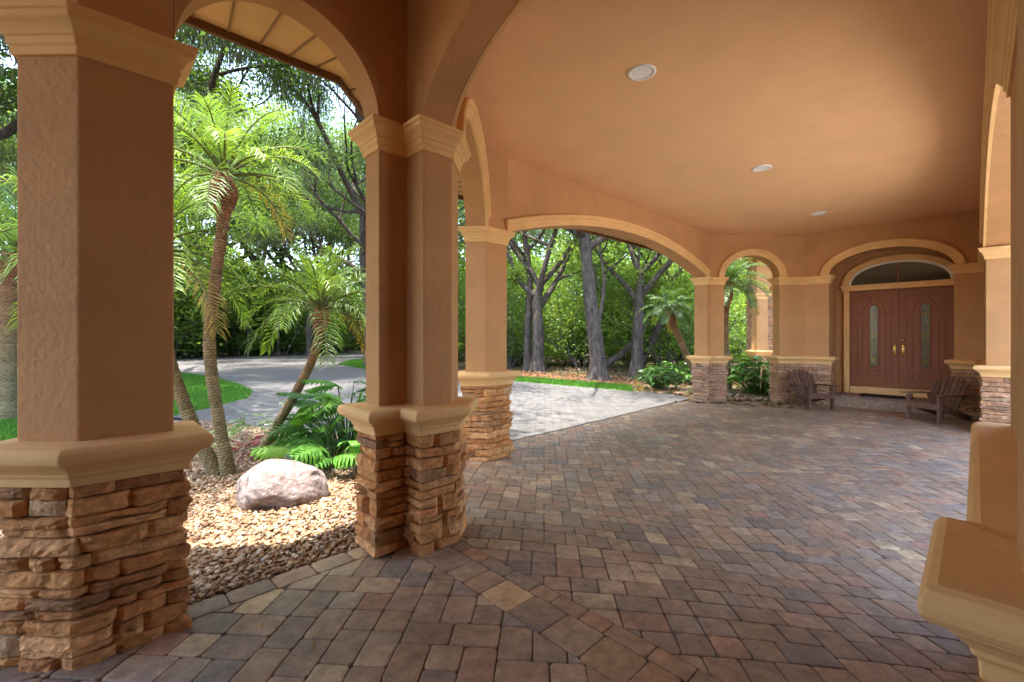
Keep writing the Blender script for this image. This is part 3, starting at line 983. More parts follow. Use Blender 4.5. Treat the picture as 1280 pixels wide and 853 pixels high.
# ------------------------------------------------------------------ adirondack chairs
M_WOOD = tinted('weathered_wood', 14, 0.7, 0.4, 0.4, 0.003, 0.3, (1, 1, 1))
def rotx(a): return Matrix.Rotation(a, 3, 'X')
def adirondack(label, loc, rz):
    """faces local -y"""
    t = thing('adirondack_chair', label, 'chair', loc, rz, 'low wooden chairs by the front door')
    W = lambda: tuple(np.array((0.135, 0.070, 0.046)) * random.uniform(.75, 1.25))
    for s in (-1, 1):
        mb = MB(); mb.box((s * .285, -.36, .27), (.045, .10, .54), bev=.006, t=W()); mb.build('front_leg', M_WOOD, t, local=True)
        mb = MB()
        a = math.atan2(.30, .95)
        mb.box((s * .24, .11, .205), (.035, 1.02, .125), rot=rotx(-a), bev=.006, t=W()); mb.build('side_rail', M_WOOD, t, local=True)
        mb = MB(); mb.box((s * .325, -.10, .565), (.135, .72, .028), rot=rotx(R(-2)), bev=.008, t=W())
        mb.box((s * .285, -.30, .50), (.03, .09, .10), bev=.006, t=W()); mb.build('armrest', M_WOOD, t, local=True)
    mb = MB(); a = math.atan2(.30, .95)
    for k in range(6):
        y = -.36 + k * .088
        mb.box((0, y, .395 - (y + .40) * .30), (.54, .078, .022), rot=rotx(-a), bev=.005, t=W())
    mb.box((0, -.405, .33), (.56, .024, .11), bev=.005, t=W())
    mb.build('seat', M_WOOD, t, local=True)
    mb = MB(); lean = R(28)
    for k in range(7):
        u = (k - 3) / 3
        L = .80 - .13 * u * u - .02
        wd = .076
        fan = u * R(5)
        M = rotx(-lean) @ Matrix.Rotation(fan, 3, 'Y')
        c = Vector((u * .235, .115, .235)) + M @ Vector((0, 0, L / 2))
        # slat with a rounded top
        n_ = 7
        P = [(-wd / 2, -L / 2), (wd / 2, -L / 2), (wd / 2, L / 2 - wd * .4)] + [(wd / 2 * math.cos(q), L / 2 - wd * .4 + wd * .4 * math.sin(q)) for q in np.linspace(.3, PI - .3, n_)] + [(-wd / 2, L / 2 - wd * .4)]
        V = [c + M @ Vector((px, -.010, pz)) for px, pz in P] + [c + M @ Vector((px, .010, pz)) for px, pz in P]
        m_ = len(P)
        F = [tuple(range(m_)), tuple(range(2 * m_ - 1, m_ - 1, -1))] + [(i, m_ + i, m_ + (i + 1) % m_, (i + 1) % m_) for i in range(m_)]
        mb.add(V, F, W())
    mb.box((0, .27, .50), (.66, .03, .07), rot=rotx(-lean), bev=.005, t=W())
    mb.box((0, .43, .80), (.44, .025, .06), rot=rotx(-lean), bev=.005, t=W())
    mb.build('backrest', M_WOOD, t, local=True)
    return t
def place_chair(label, x, y, face, s):
    c = adirondack(label, (x, y, gz(x, y) + .004), math.atan2(face[1], face[0]) + PI / 2)
    c.scale = (s, s, s)
place_chair('dark brown adirondack chair facing the camera before the broad pier left of the door', 12.18, 2.66, (-.69, -.72), .93)
place_chair('dark brown adirondack chair seen from the side, right of the doormat, facing left', 12.06, .54, (-.87, .49), .93)

# ------------------------------------------------------------------ house wing seen through the small arch
def cam2w(X, Z): return (.7194 * X + .6946 * Z, -.6946 * X + .7194 * Z)
wg = thing('house_wing', 'stone clad wing of the house with a white window, seen through the small arch', 'house', (*cam2w(9.2, 16.4), -.2))
q = [cam2w(8.95, 16.5), cam2w(12.0, 16.5), cam2w(12.0, 17.0), cam2w(8.95, 17.0)]
ledge_stone(q, lambda x, y: -.2, 4.2, wg, 'stone_wall', 0.35, 0.06, 0.13, 0.35)
def quadbox(X0, X1, Z0, Z1, z0, z1, name, mat, par):
    mb = MB(); mb.prism(ccw([cam2w(X0, Z0), cam2w(X1, Z0), cam2w(X1, Z1), cam2w(X0, Z1)]), z0, z1); return mb.build(name, mat, par)
quadbox(9.68, 9.87, 16.38, 16.5, 1.0, 3.4, 'window_casing', M_TRIM, wg)
quadbox(9.872, 10.04, 16.36, 16.5, 1.02, 3.3, 'window_frame', M_WHITE, wg)
quadbox(9.60, 10.3, 16.30, 16.5, .88, .99, 'window_sill', M_TRIM, wg)
quadbox(7.9, 12.2, 14.7, 17.1, 4.2, 4.4, 'roof', M_TRIM, wg)
P6 = [cam2w(8.46, 15.5), cam2w(8.84, 15.5), cam2w(8.84, 15.85), cam2w(8.46, 15.85)]
def gfl(x, y): return -.2
pl = thing('stone_pillar', 'small distant stucco pillar of the house wing seen through the garden arch', 'pillar', (*cam2w(8.65, 15.7), -.2), 0, 'stone based stucco pillars of the porch')
mb = MB(); mb.prism(ccw(P6), .8, 3.0); mb.build('shaft', M_STUCCO, pl)
sweep_profile(P6, CAP, 'cap', M_TRIM, pl); sweep_profile(P6, CAPITAL, 'capital', M_TRIM, pl); ledge_stone(P6, gfl, .824, pl, fine=.35, grey=.4)
V = []; F = []
for i in range(17):
    s = i / 16
    X = 8.84 + s * 1.5; z = 2.98 + .75 * math.sqrt(max(0, 1 - (1 - s) ** 2))
    for Z in (15.5, 15.85):
        a = cam2w(X, Z); V += [(*a, z), (*a, 4.2)]
for i in range(16):
    o = 4 * i
    F += [(o, o + 4, o + 5, o + 1), (o + 2, o + 3, o + 7, o + 6), (o, o + 2, o + 6, o + 4)]
aw = thing('arched_wall', 'small arched stucco wall of the distant house wing', 'wall', (*cam2w(9.6, 15.6), 2.98), 0, 'stucco walls above the porch arches')
mesh_obj('wall_panel', V, F, M_STUCCO, aw)
mb = MB(); mb.prism(ccw([cam2w(8.46, 15.5), cam2w(8.838, 15.5), cam2w(8.838, 15.85), cam2w(8.46, 15.85)]), 3.0, 4.2); mb.build('end_panel', M_STUCCO, aw)
#VEG
# ------------------------------------------------------------------ vegetation helpers
def quad_leaves(C, nrm, ax, L, Wd, tint, fold=0.0):
    """rhombic leaves: C centres, nrm normals, ax long axes (N,3); L, Wd lengths (N)"""
    n = len(C)
    ax = ax - nrm * np.sum(ax * nrm, 1, keepdims=True)
    ax /= np.linalg.norm(ax, axis=1, keepdims=True) + 1e-9
    sd_ = np.cross(nrm, ax)
    h = L[:, None] * .5; q = Wd[:, None] * .5
    V = np.empty((n, 4, 3))
    V[:, 0] = C - ax * h
    V[:, 1] = C + sd_ * q + ax * h * .1 + nrm * fold * q
    V[:, 2] = C + ax * h
    V[:, 3] = C - sd_ * q + ax * h * .1 + nrm * fold * q
    F = np.arange(n * 4, dtype=np.int32).reshape(n, 4)
    T = np.repeat(tint, 4, axis=0)
    return V.reshape(-1, 3), F, T

def unit(v): return v / (np.linalg.norm(v, axis=1, keepdims=True) + 1e-9)

def foliage(tips, per, spread, size, pal, g, flat=0.6, up=0.6):
    """leaf cloud round the given branch tips"""
    tips = np.asarray(tips, float)
    n = len(tips) * per
    base = np.repeat(tips, per, axis=0)
    off = g.normal(size=(n, 3)) * spread * g.uniform(.35, 1.0, (n, 1))
    off[:, 2] *= flat
    C = base + off
    nr = g.normal(size=(n, 3)); nr[:, 2] = np.abs(nr[:, 2]) + up
    nr = unit(nr)
    L = size * g.uniform(.65, 1.35, n)
    pal = np.asarray(pal)
    clump = np.repeat(g.integers(0, len(pal), len(tips)), per)
    t = pal[clump] * .6 + pal[g.integers(0, len(pal), n)] * .4
    t = t * g.uniform(.7, 1.3, (n, 1))
    return quad_leaves(C, nr, g.normal(size=(n, 3)), L, L * .52, t)

OAK = [(0.06, 0.125, 0.035), (0.08, 0.15, 0.04), (0.10, 0.17, 0.05), (0.07, 0.135, 0.06), (0.10, 0.16, 0.085)]
LIGHT = [(0.17, 0.28, 0.065), (0.20, 0.32, 0.075), (0.23, 0.34, 0.09), (0.15, 0.23, 0.07)]
BARK = (0.095, 0.078, 0.068)

def limbs(mb, g, p, d, L, r, depth, tips, wander=.22, bark=BARK, up=0.06):
    n = 5
    pts = [np.array(p, float)]; d = np.array(d, float); d /= np.linalg.norm(d)
    for i in range(n):
        d = d + g.normal(size=3) * wander * .5; d[2] += up; d /= np.linalg.norm(d)
        pts.append(pts[-1] + d * L / n)
    rad = [r * (1 - .45 * i / n) for i in range(n + 1)]
    mb.tube([tuple(q) for q in pts], rad, 8 if r > .1 else 5, tuple(np.array(bark) * g.uniform(.8, 1.2)), cap=False, rough=.06)
    if depth == 0:
        tips += [pts[-1], pts[-2], pts[-3]]
        return
    for k in range(g.integers(2, 4)):
        i = n if k == 0 else g.integers(3, n + 1)
        dd = d + g.normal(size=3) * .75; dd[2] = abs(dd[2]) * .5 + .05 * depth
        limbs(mb, g, pts[i], dd, L * g.uniform(.55, .8), rad[i] * .68, depth - 1, tips, wander, bark, up)
    if depth == 1: tips.append(pts[-1])

def make_tree(name, label, cat, loc, trunk, r0, seed, h_l=4.0, depth=3, per=110, spread=.75, size=.15, pal=OAK, bark=BARK, group=None, forks=4, moss=False, flare=1.5, dirs=None, flat=.6):
    """trunk: list of local points from the ground up; limbs leave its top and upper part"""
    g = np.random.default_rng(seed)
    random.seed(seed)
    t = thing(name, label, cat, loc, 0, group)
    mb = MB(); tips = []
    pts = catmull(trunk, 5)
    n = len(pts)
    rad = [r0 * (1 - .42 * i / (n - 1)) * (1 + (flare - 1) * max(0, 1 - i / 3.2) ** 2) for i in range(n)]
    mb.tube([tuple(p) for p in pts], rad, 14, bark, cap=False, rough=.05)
    for k in range(forks):
        i = n - 1 if k < 2 else int(n * g.uniform(.6, .95))
        a = 2 * PI * (k / forks) + g.uniform(-.5, .5)
        dd = dirs[k] if dirs else (math.cos(a), math.sin(a), g.uniform(.35, 1.0))
        limbs(mb, g, tuple(pts[i]), dd, h_l * g.uniform(.8, 1.15), rad[i] * .72, depth - 1, tips)
    mb.build('trunk', M_BARK, t, smooth=True, local=True)
    V, F, T = foliage(tips, per, spread, size, pal, g, flat)
    if moss:
        ks = g.choice(len(tips), max(1, len(tips) // 3))
        for k in ks:
            c = np.array(tips[k]); m = 60
            C = c + g.normal(size=(m, 3)) * (.35, .35, .1); C[:, 2] -= g.uniform(.1, 1.3, m)
            nr = g.normal(size=(m, 3)); nr[:, 2] = 0
            v2, f2, t2 = quad_leaves(C, unit(nr), np.tile([0, 0, -1.0], (m, 1)) + g.normal(size=(m, 3)) * .15, g.uniform(.3, .6, m), g.uniform(.03, .06, m), np.tile([.17, .19, .16], (m, 1)) * g.uniform(.7, 1.2, (m, 1)))
            F = np.vstack([F, f2 + len(V)]); V = np.vstack([V, v2]); T = np.vstack([T, t2])
    mesh_obj('crown', V, F, M_LEAF, t, T, local=True)
    return t

def place_copy(src, label, loc, rz, s=1.0, group=None):
    c = copy_tree(src)
    c.location = loc; c.rotation_euler = (0, 0, rz); c.scale = (s, s, s)
    if label: c['label'] = label
    if group: c['group'] = group
    return c

# ---- feather palms
PALMG = [(0.16, 0.28, 0.045), (0.20, 0.33, 0.05), (0.24, 0.36, 0.07), (0.14, 0.24, 0.07)]
def frond(g, base, az, el, L, droop, nl, leaf, pal, stem=(0.16, 0.17, 0.05), wid=.022):
    """one arching feather frond; returns V, F(list of quads), T"""
    k = 14
    d0 = np.array((math.cos(az) * math.cos(el), math.sin(az) * math.cos(el), math.sin(el)))
    p = np.array(base, float); d = d0.copy(); pts = [p.copy()]; D = [d.copy()]
    for i in range(k):
        d = d + np.array((0, 0, -droop * (0.35 + 1.3 * i / k) / k)); d /= np.linalg.norm(d)
        p = p + d * L / k; pts.append(p.copy()); D.append(d.copy())
    pts = np.array(pts); D = np.array(D)
    mb_V, mb_F = tube_vf([tuple(q) for q in pts], [.013 * (1 - .8 * i / k) + .002 for i in range(k + 1)], 4, 0, False)
    V = [np.array([tuple(v) for v in mb_V])]; F = [np.array(mb_F, dtype=np.int32)]; T = [np.tile(stem, (len(mb_V), 1))]
    # leaflets
    u = np.linspace(.20, .995, nl)
    u = np.repeat(u, 2); sgn = np.tile([1.0, -1.0], nl)
    f = u * k; i0 = np.minimum(f.astype(int), k - 1); fr = (f - i0)[:, None]
    C = pts[i0] * (1 - fr) + pts[i0 + 1] * fr
    dd = unit(D[i0] * (1 - fr) + D[i0 + 1] * fr)
    side = unit(np.cross(dd, np.array([[0, 0, 1.0]])) + 1e-6)
    upv = np.cross(side, dd)
    ln = leaf * (np.sin(np.pi * np.clip(u * .80 + .12, 0, 1)) ** .5) * g.uniform(.8, 1.15, len(u))
    out = unit(side * sgn[:, None] * 1.0 + dd * (.55 + .5 * u[:, None]) + upv * .30 + g.normal(size=C.shape) * .14)
    m1 = C + out * (ln * .55)[:, None]
    out2 = unit(out + np.array([[0, 0, -1.0]]) * g.uniform(.5, 1.4, (len(u), 1)))
    tip = m1 + out2 * (ln * .5)[:, None]
    wv = unit(np.cross(out, upv) + 1e-6) * (wid * .5)
    nV = np.stack([C - wv * .5, C + wv * .5, m1 + wv, m1 - wv, tip], 1).reshape(-1, 3)
    b = np.arange(len(u)) * 5
    q1 = np.stack([b, b + 1, b + 2, b + 3], 1); q2 = np.stack([b + 3, b + 2, b + 4, b + 4], 1)
    pal = np.asarray(pal)
    tt = np.repeat(pal[g.integers(0, len(pal))] * .7 + pal[g.integers(0, len(pal), len(u))] * .3, 1, axis=0) * g.uniform(.8, 1.25, (len(u), 1))
    V.append(nV); F.append((q1 + len(mb_V)).astype(np.int32)); T.append(np.repeat(tt, 5, axis=0))
    q2 = (q2 + len(mb_V)).astype(np.int32)
    return np.vstack(V), np.vstack(F), q2[:, :3], np.vstack(T)

def palm_crown(name, g, base, nf, L, leaf, parent, pal=PALMG, el0=88, el1=-25, droop=1.7, nl=34, wid=.022, dead=1):
    Vs = []; Fs = []; Ts = []; n0 = 0
    for i in range(nf):
        t = (i + .5) / nf
        az = i * 2.39996 + g.uniform(-.15, .15)
        el = R(el0 + (el1 - el0) * t ** .9 + g.uniform(-6, 6))
        pl = pal if i < nf - dead else [(0.28, 0.22, 0.05), (0.30, 0.20, 0.06)]
        V, F4, F3, T = frond(g, base, az, el, L * g.uniform(.85, 1.1) * (.75 + .3 * min(1, t * 2)), droop * (.55 + .7 * t), nl, leaf, pl, wid=wid)
        Vs.append(V); Ts.append(T)
        Fs += [tuple(r_ + n0) for r_ in F4] + [tuple(r_ + n0) for r_ in F3]
        n0 += len(V)
    return mesh_obj(name, np.vstack(Vs), Fs, M_FROND, parent, np.vstack(Ts))

def palm_trunk(path, r, bulb, parent, seed, c_low=(0.30, 0.235, 0.12), c_hi=(0.36, 0.15, 0.08), bulb_len=.42, dirt=0.0):
    """ringed trunk covered with old leaf scars that swells under the crown"""
    g = np.random.default_rng(seed)
    P = [Vector(p) for p in catmull(path, 14)]
    # resample evenly
    cum = [0]
    for a, b in zip(P, P[1:]): cum.append(cum[-1] + (b - a).length)
    tot = cum[-1]; n = int(tot / .011); sides = 26
    out = []; j = 0
    for i in range(n + 1):
        s = tot * i / n
        while j < len(cum) - 2 and cum[j + 1] < s: j += 1
        out.append(P[j].lerp(P[j + 1], (s - cum[j]) / max(1e-6, cum[j + 1] - cum[j])))
    V = []; T = []
    for i, p in enumerate(out):
        s = tot * i / n
        d = (out[min(i + 1, n)] - out[max(i - 1, 0)]).normalized()
        a = d.cross(Vector((0.2, 1, 0.1))).normalized(); b = d.cross(a)
        e = tot - s
        bu = sstep(0, 1, 1 - abs(e - bulb_len * .52) / (bulb_len * .62)) if e < bulb_len * 1.15 else 0
        rr = r * (1 + .25 * sstep(.5, 0, s)) * (1 - .12 * s / tot) + (bulb - r) * bu
        row = s / .034
        for k in range(sides):
            th = 2 * PI * k / sides
            ph = (th / (2 * PI) * 9 + .5 * math.floor(row)) % 1.0
            fv = row % 1.0
            sc_ = (1 - abs(ph - .5) * 2)
            tooth = max(0, 1 - fv - (1 - sc_) * .55)
            amp = .012 + .024 * bu
            q = rr + amp * tooth + g.uniform(-.0012, .0012)
            V.append(p + a * (math.cos(th) * q) + b * (math.sin(th) * q))
            hi = min(1, max(0, (s / tot - .25) * 1.3)) if bu == 0 else 1
            c = np.array(c_low) * (1 - hi) + np.array(c_hi) * hi
            c = c * (.45 + .75 * tooth) * g.uniform(.8, 1.2)
            T.append(tuple(c))
    F = [(i * sides + k, i * sides + (k + 1) % sides, (i + 1) * sides + (k + 1) % sides, (i + 1) * sides + k) for i in range(n) for k in range(sides)]
    return mesh_obj('trunk', V, np.array(F, dtype=np.int32), M_PALMBARK, parent, T)

def feather_palm(label, path, r, bulb, nf, L, leaf, seed, bulb_len=.42, droop=1.7, nl=34, el1=-25, pal=PALMG, dead=1, wid=.022, group='feather palms in the garden beds', petiole=True):
    g = np.random.default_rng(seed)
    t = thing('feather_palm', label, 'palm', path[0], 0, group)
    palm_trunk(path, r, bulb, t, seed, bulb_len=bulb_len)
    top = Vector(path[-1])
    c = palm_crown('crown', g, tuple(top - Vector((0, 0, .06))), nf, L, leaf, t, pal, 86, el1, droop, nl, wid, dead)
    return t

# ---- the three palms of the gravel bed, one past the pillar, one behind each far arch
feather_palm('tall feather palm with a near vertical scaly trunk rising from the gravel bed',
             [(1.23, 6.03, -.12), (1.13, 6.14, .67), (1.07, 6.2, 1.41), (1.12, 6.15, 2.16), (1.18, 6.09, 2.80), (1.19, 6.08, 3.42)], .062, .140, 30, 1.22, .31, 21, .50, 1.9, 32, 10, wid=.012)
feather_palm('shorter feather palm whose trunk leans to the right over the gravel bed',
             [(1.74, 6.84, -.16), (1.93, 6.68, .27), (2.12, 6.48, .74), (2.28, 6.33, 1.18), (2.35, 6.26, 1.56), (2.36, 6.25, 1.92)], .058, .112, 30, 1.25, .30, 22, .38, 1.9, 32, 8, wid=.012)
feather_palm('leaning feather palm half hidden behind the nearest pillar',
             [(1.15, 6.21, -.12), (1.00, 6.36, .27), (.86, 6.50, .74), (.75, 6.60, 1.19), (.64, 6.70, 1.8), (.56, 6.78, 2.55)], .068, .12, 32, 1.5, .34, 23, .4, 2.0, 32, 0, wid=.015)
feather_palm('feather palm seen through the gap left of the nearest pillar',
             [(-1.12, 13.6, -.2), (-1.1, 13.6, 1.0), (-1.05, 13.6, 2.2), (-1.0, 13.6, 3.2)], .16, .22, 36, 2.0, .42, 24, .5, 1.7, 26, -25, wid=.03)
def P4c(X, Z, z): return (*cam2w(X, Z), z)
feather_palm('leaning feather palm behind the right end of the wide driveway arch',
             [P4c(5.95, 14.0, -.2), P4c(5.6, 14.0, .55), P4c(5.25, 14.0, 1.35), P4c(5.0, 14.0, 1.95), P4c(4.92, 14.0, 2.35)], .10, .16, 30, .92, .28, 25, .45, 1.8, 28, -5, pal=[(.09, .17, .05), (.12, .21, .07), (.10, .17, .08)], wid=.028)
feather_palm('feather palm with an upright trunk framed by the small garden arch',
             [P4c(6.42, 13.3, -.2), P4c(6.38, 13.3, .6), P4c(6.33, 13.3, 1.6), P4c(6.36, 13.3, 2.5), P4c(6.42, 13.3, 3.1)], .085, .16, 32, 1.2, .32, 26, .7, 1.8, 28, -10, pal=[(.10, .19, .06), (.13, .22, .08), (.10, .17, .08)], wid=.028)

# ---- boulder
def boulder():
    t = 'rounded pinkish grey boulder lying on the gravel'
    bm = bmesh.new()
    bmesh.ops.create_icosphere(bm, subdivisions=5, radius=1)
    from mathutils import noise as mn
    V = []; T = []
    ca, sa = math.cos(R(-46)), math.sin(R(-46))
    for v in bm.verts:
        c = v.co.copy()
        k = 1 + .22 * mn.noise(c * 1.1 + Vector((3, 1, 7))) + .09 * mn.noise(c * 2.7) + .035 * mn.noise(c * 6) + .015 * mn.noise(c * 15)
        # flattened facets
        for nx, ny, nz, d in ((.5, -.6, .62, .80), (-.6, -.3, .7, .84), (.2, .1, .97, .78), (.9, -.3, .1, .86), (-.8, -.55, .1, .85)):
            pr = c.x * nx + c.y * ny + c.z * nz
            if pr * k > d: k = k * .35 + (d / pr) * .65
        p = c * k
        crease = math.exp(-((p.x * .9 + p.z * .35 + .30 + .06 * mn.noise(c * 3)) / .035) ** 2)
        p *= 1 - .07 * crease
        px, py, pz = p.x * .415, p.y * .31, p.z * .265
        V.append((px * ca - py * sa, px * sa + py * ca, pz))
        n1 = .5 + .5 * mn.noise(c * 3.3 + Vector((9, 2, 4)))
        n2 = .5 + .5 * mn.noise(c * 8.5 + Vector((1, 2, 4)))
        a = np.array((.15, .105, .095)) * (1 - n1) + np.array((.27, .22, .205)) * n1
        if n2 > .60: a = a * .5 + np.array((.42, .36, .355)) * .5
        a = a * (1 - .55 * crease)
        low = max(0, min(1, (-.05 - p.z) * 2.2))
        a = a * (1 - low) + np.array((.22, .14, .08)) * low
        T.append(tuple(a))
    F = [tuple(v.index for v in f.verts) for f in bm.faces]
    bm.free()
    o = mesh_obj('boulder', V, np.array(F, dtype=np.int32), tinted('boulder_rock', 7, .85, .45, 1.0, .05), None, T, smooth=True)
    o.location = (1.36, 4.55, gz(1.36, 4.55) + .10)
    tag(o, t, 'boulder')
boulder()

# ---- gravel: river pebbles scattered as one countless mass
def in_poly(P, x, y):
    ins = np.zeros(len(x), bool); n = len(P)
    for i in range(n):
        x0, y0 = P[i]; x1, y1 = P[(i + 1) % n]
        c = ((y0 > y) != (y1 > y)) & (x < (x1 - x0) * (y - y0) / (y1 - y0 + 1e-12) + x0)
        ins ^= c
    return ins
def gz_np(x, y): return np.array([gz(a, b) for a, b in zip(x, y)])

def pebbles(name, poly, n, smin, smax, box, pal, dens=None):
    g = np.random.default_rng(5)
    x = g.uniform(box[0], box[1], n * 3); y = g.uniform(box[2], box[3], n * 3)
    k = in_poly(poly, x, y)
    if dens is not None: k &= g.uniform(size=len(x)) < dens(x, y)
    x, y = x[k][:n], y[k][:n]; n = len(x)
    bm = bmesh.new(); bmesh.ops.create_icosphere(bm, subdivisions=1, radius=1)
    bv = np.array([tuple(v.co) for v in bm.verts]); bf = np.array([[v.index for v in f.verts] for f in bm.faces], dtype=np.int32); bm.free()
    m = len(bv)
    s = g.uniform(smin, smax, n) ** 1.0 * np.where(g.uniform(size=n) < .06, 1.5, 1.0)
    sc_ = np.stack([s * g.uniform(.8, 1.4, n), s * g.uniform(.7, 1.1, n), s * g.uniform(.45, .75, n)], 1)
    V = bv[None] * (1 + .22 * g.normal(size=(n, m, 1)) * .6) * sc_[:, None, :]
    a = g.uniform(0, 2 * PI, n); b_ = g.normal(size=n) * .45
    cb, sb = np.cos(b_)[:, None], np.sin(b_)[:, None]
    xx, zz = V[..., 0] * cb + V[..., 2] * sb, -V[..., 0] * sb + V[..., 2] * cb
    ca, sa = np.cos(a)[:, None], np.sin(a)[:, None]
    X = xx * ca - V[..., 1] * sa + x[:, None]; Y = xx * sa + V[..., 1] * ca + y[:, None]
    zb = gz_np(x, y) - .012 + g.uniform(-.006, .016, n) + .018 * np.sin(x * 2.3 + 1) * np.sin(y * 2.9)
    Z = zz + zb[:, None]
    pal = np.asarray(pal)
    T = pal[g.integers(0, len(pal), n)] * g.uniform(.68, 1.08, (n, 1))
    F = (bf[None] + (np.arange(n) * m)[:, None, None]).reshape(-1, 3)
    o = mesh_obj(name, np.stack([X, Y, Z], -1).reshape(-1, 3), F.astype(np.int32), M_PEBBLE, None, np.repeat(T, m, axis=0), smooth=True)
    tag(o, kind='stuff')
    return o
PEB = [(.33, .215, .12), (.40, .27, .16), (.29, .165, .08), (.44, .33, .23), (.24, .13, .07), (.48, .39, .29), (.33, .23, .15), (.20, .115, .07)]
pebbles('gravel', GRAVEL, 52000, .011, .024, (-1.6, 4.0, 3.06, 11.3), PEB, lambda x, y: np.clip(1.25 - (y - 3) * .11, .35, 1))
pebbles('gravel', [(11.9, 5.02), (12.2, 5.45), (12.7, 6.3), (14.5, 6.6), (16.0, 4.5), (13.3, 3.3)], 3500, .022, .05, (11.8, 16, 3.2, 6.7), PEB)

# ---- big leaved plants
def lobed_leaf(L, W, g, lobes=7):
    """deeply cut leaf lying along +x, drooping; returns V, F"""
    V = [(0, 0, 0)]; F = []
    xs = np.linspace(0, 1, lobes + 1)
    bend = g.uniform(.25, .6)
    zf = lambda u, v: -bend * L * u * u * .6 - .35 * abs(v) * abs(v) / max(W, .01)
    mid = [(L * u, 0, zf(u, 0)) for u in np.linspace(0, 1, lobes + 2)]
    V = list(mid)
    for sgn in (-1, 1):
        for i in range(lobes + 1):
            u0 = i / (lobes + 1); u1 = (i + .8) / (lobes + 1)
            wl = W * math.sin(PI * min(1, .22 + .70 * u0)) ** .8 * g.uniform(.85, 1.1)
            ux = u0 + .28 - .1 * u0 if i else -.08
            tip = (L * (ux), sgn * wl, zf(max(0, ux), wl) - .02)
            k0, k1 = i, i + 1
            b = len(V)
            e = (L * (u0 * .45 + ux * .55 - .03), sgn * wl * .58, zf(max(0, ux), wl * .58))
            e2 = (L * (u1 * .45 + ux * .55 + .05), sgn * wl * .58, zf(max(0, ux), wl * .58))
            V += [e, e2, tip]
            F += [(k0, b, b + 1, k1) if sgn > 0 else (k0, k1, b + 1, b), (b, b + 2, b + 1) if sgn > 0 else (b, b + 1, b + 2)]
    return np.array(V), F

def leafy_plant(name, label, cat, loc, R0, H, n, leafL, leafW, pal, seed, lobed=True, group=None, stems=True):
    g = np.random.default_rng(seed)
    t = thing(name, label, cat, loc, 0, group)
    Vs = []; Fs = []; Ts = []; nb = 0
    sm = MB()
    pal = np.asarray(pal)
    for i in range(n):
        a = g.uniform(0, 2 * PI); rr = R0 * math.sqrt(g.uniform(.02, 1)); h = H * (1 - .55 * (rr / R0) ** 2) * g.uniform(.45, 1.0)
        p = np.array((rr * math.cos(a), rr * math.sin(a), h))
        if stems:
            root = np.array((rr * .25 * math.cos(a), rr * .25 * math.sin(a), 0))
            sm.tube([tuple(root), tuple(root * .5 + p * .5 + np.array((0, 0, h * .15))), tuple(p)], [.010, .008, .005], 5, (.10, .17, .04), cap=False)
        L = leafL * g.uniform(.7, 1.15)
        if lobed: V, F = lobed_leaf(L, leafW * L / leafL, g)
        else:
            k = 5; V = []; F = []
            bd = g.uniform(.2, .6)
            for j in range(k + 1):
                u = j / k; w_ = leafW * L / leafL * math.sin(PI * (.06 + .94 * u) ** .8) if j < k else .002
                z = -bd * L * u * u
                V += [(L * u, -w_, z + w_ * .35), (L * u, 0, z), (L * u, w_, z + w_ * .35)]
            for j in range(k):
                o = 3 * j; F += [(o, o + 3, o + 4, o + 1), (o + 1, o + 4, o + 5, o + 2)]
            V = np.array(V)
        az = a + g.normal() * .5; el = g.uniform(-.1, .75) * (1 - .4 * rr / R0)
        ro = g.normal() * .3
        M = (Matrix.Rotation(az, 3, 'Z') @ Matrix.Rotation(-el, 3, 'Y') @ Matrix.Rotation(ro, 3, 'X'))
        V = V @ np.array(M).T + p
        Vs.append(V); Fs += [tuple(q + nb for q in f) for f in F]; nb += len(V)
        c = pal[g.integers(0, len(pal))] * g.uniform(.75, 1.25)
        Ts.append(np.tile(c, (len(V), 1)))
    mesh_obj('foliage', np.vstack(Vs), Fs, M_BROAD, t, np.vstack(Ts), local=True)
    if stems: sm.build('stems', M_BROAD, t, smooth=True, local=True)
    return t
PHI = [(.10, .26, .04), (.13, .32, .05), (.17, .36, .06), (.08, .20, .04)]
def G(x, y): return (x, y, gz(x, y))
leafy_plant('philodendron', 'big glossy philodendron with cut leaves behind the boulder', 'plant', G(2.62, 6.0), .58, 1.05, 80, .42, .14, PHI, 31)
leafy_plant('philodendron', 'low philodendron clump with cut leaves right beside the boulder', 'plant', G(2.12, 5.35), .42, .45, 45, .36, .15, PHI, 32)
leafy_plant('shrub', 'dense broad leaved shrub framed by the small garden arch', 'shrub', (*cam2w(7.05, 12.75), -.2), .85, 1.2, 230, .34, .085, [(.10, .24, .04), (.14, .30, .05), (.18, .34, .07)], 33, lobed=False)
leafy_plant('shrub', 'small leafy shrub at the end of the lawn strip, left of the greyish stone pillar', 'shrub', (*cam2w(4.75, 14.6), -.2), .6, .75, 120, .28, .06, [(.05, .12, .03), (.07, .15, .03)], 34, lobed=False)
leafy_plant('shrub', 'wide low shrub behind the shrub at the end of the lawn strip', 'shrub', (*cam2w(6.0, 16.5), -.2), 1.1, .8, 200, .30, .07, [(.05, .14, .02), (.09, .2, .03)], 35, lobed=False)
leafy_plant('shrub', 'small yellow green plant in the pale bed left of the greyish stone pillar', 'shrub', (*cam2w(5.25, 12.6), -.19), .25, .35, 26, .22, .03, [(.16, .22, .04), (.2, .24, .05)], 36, lobed=False)
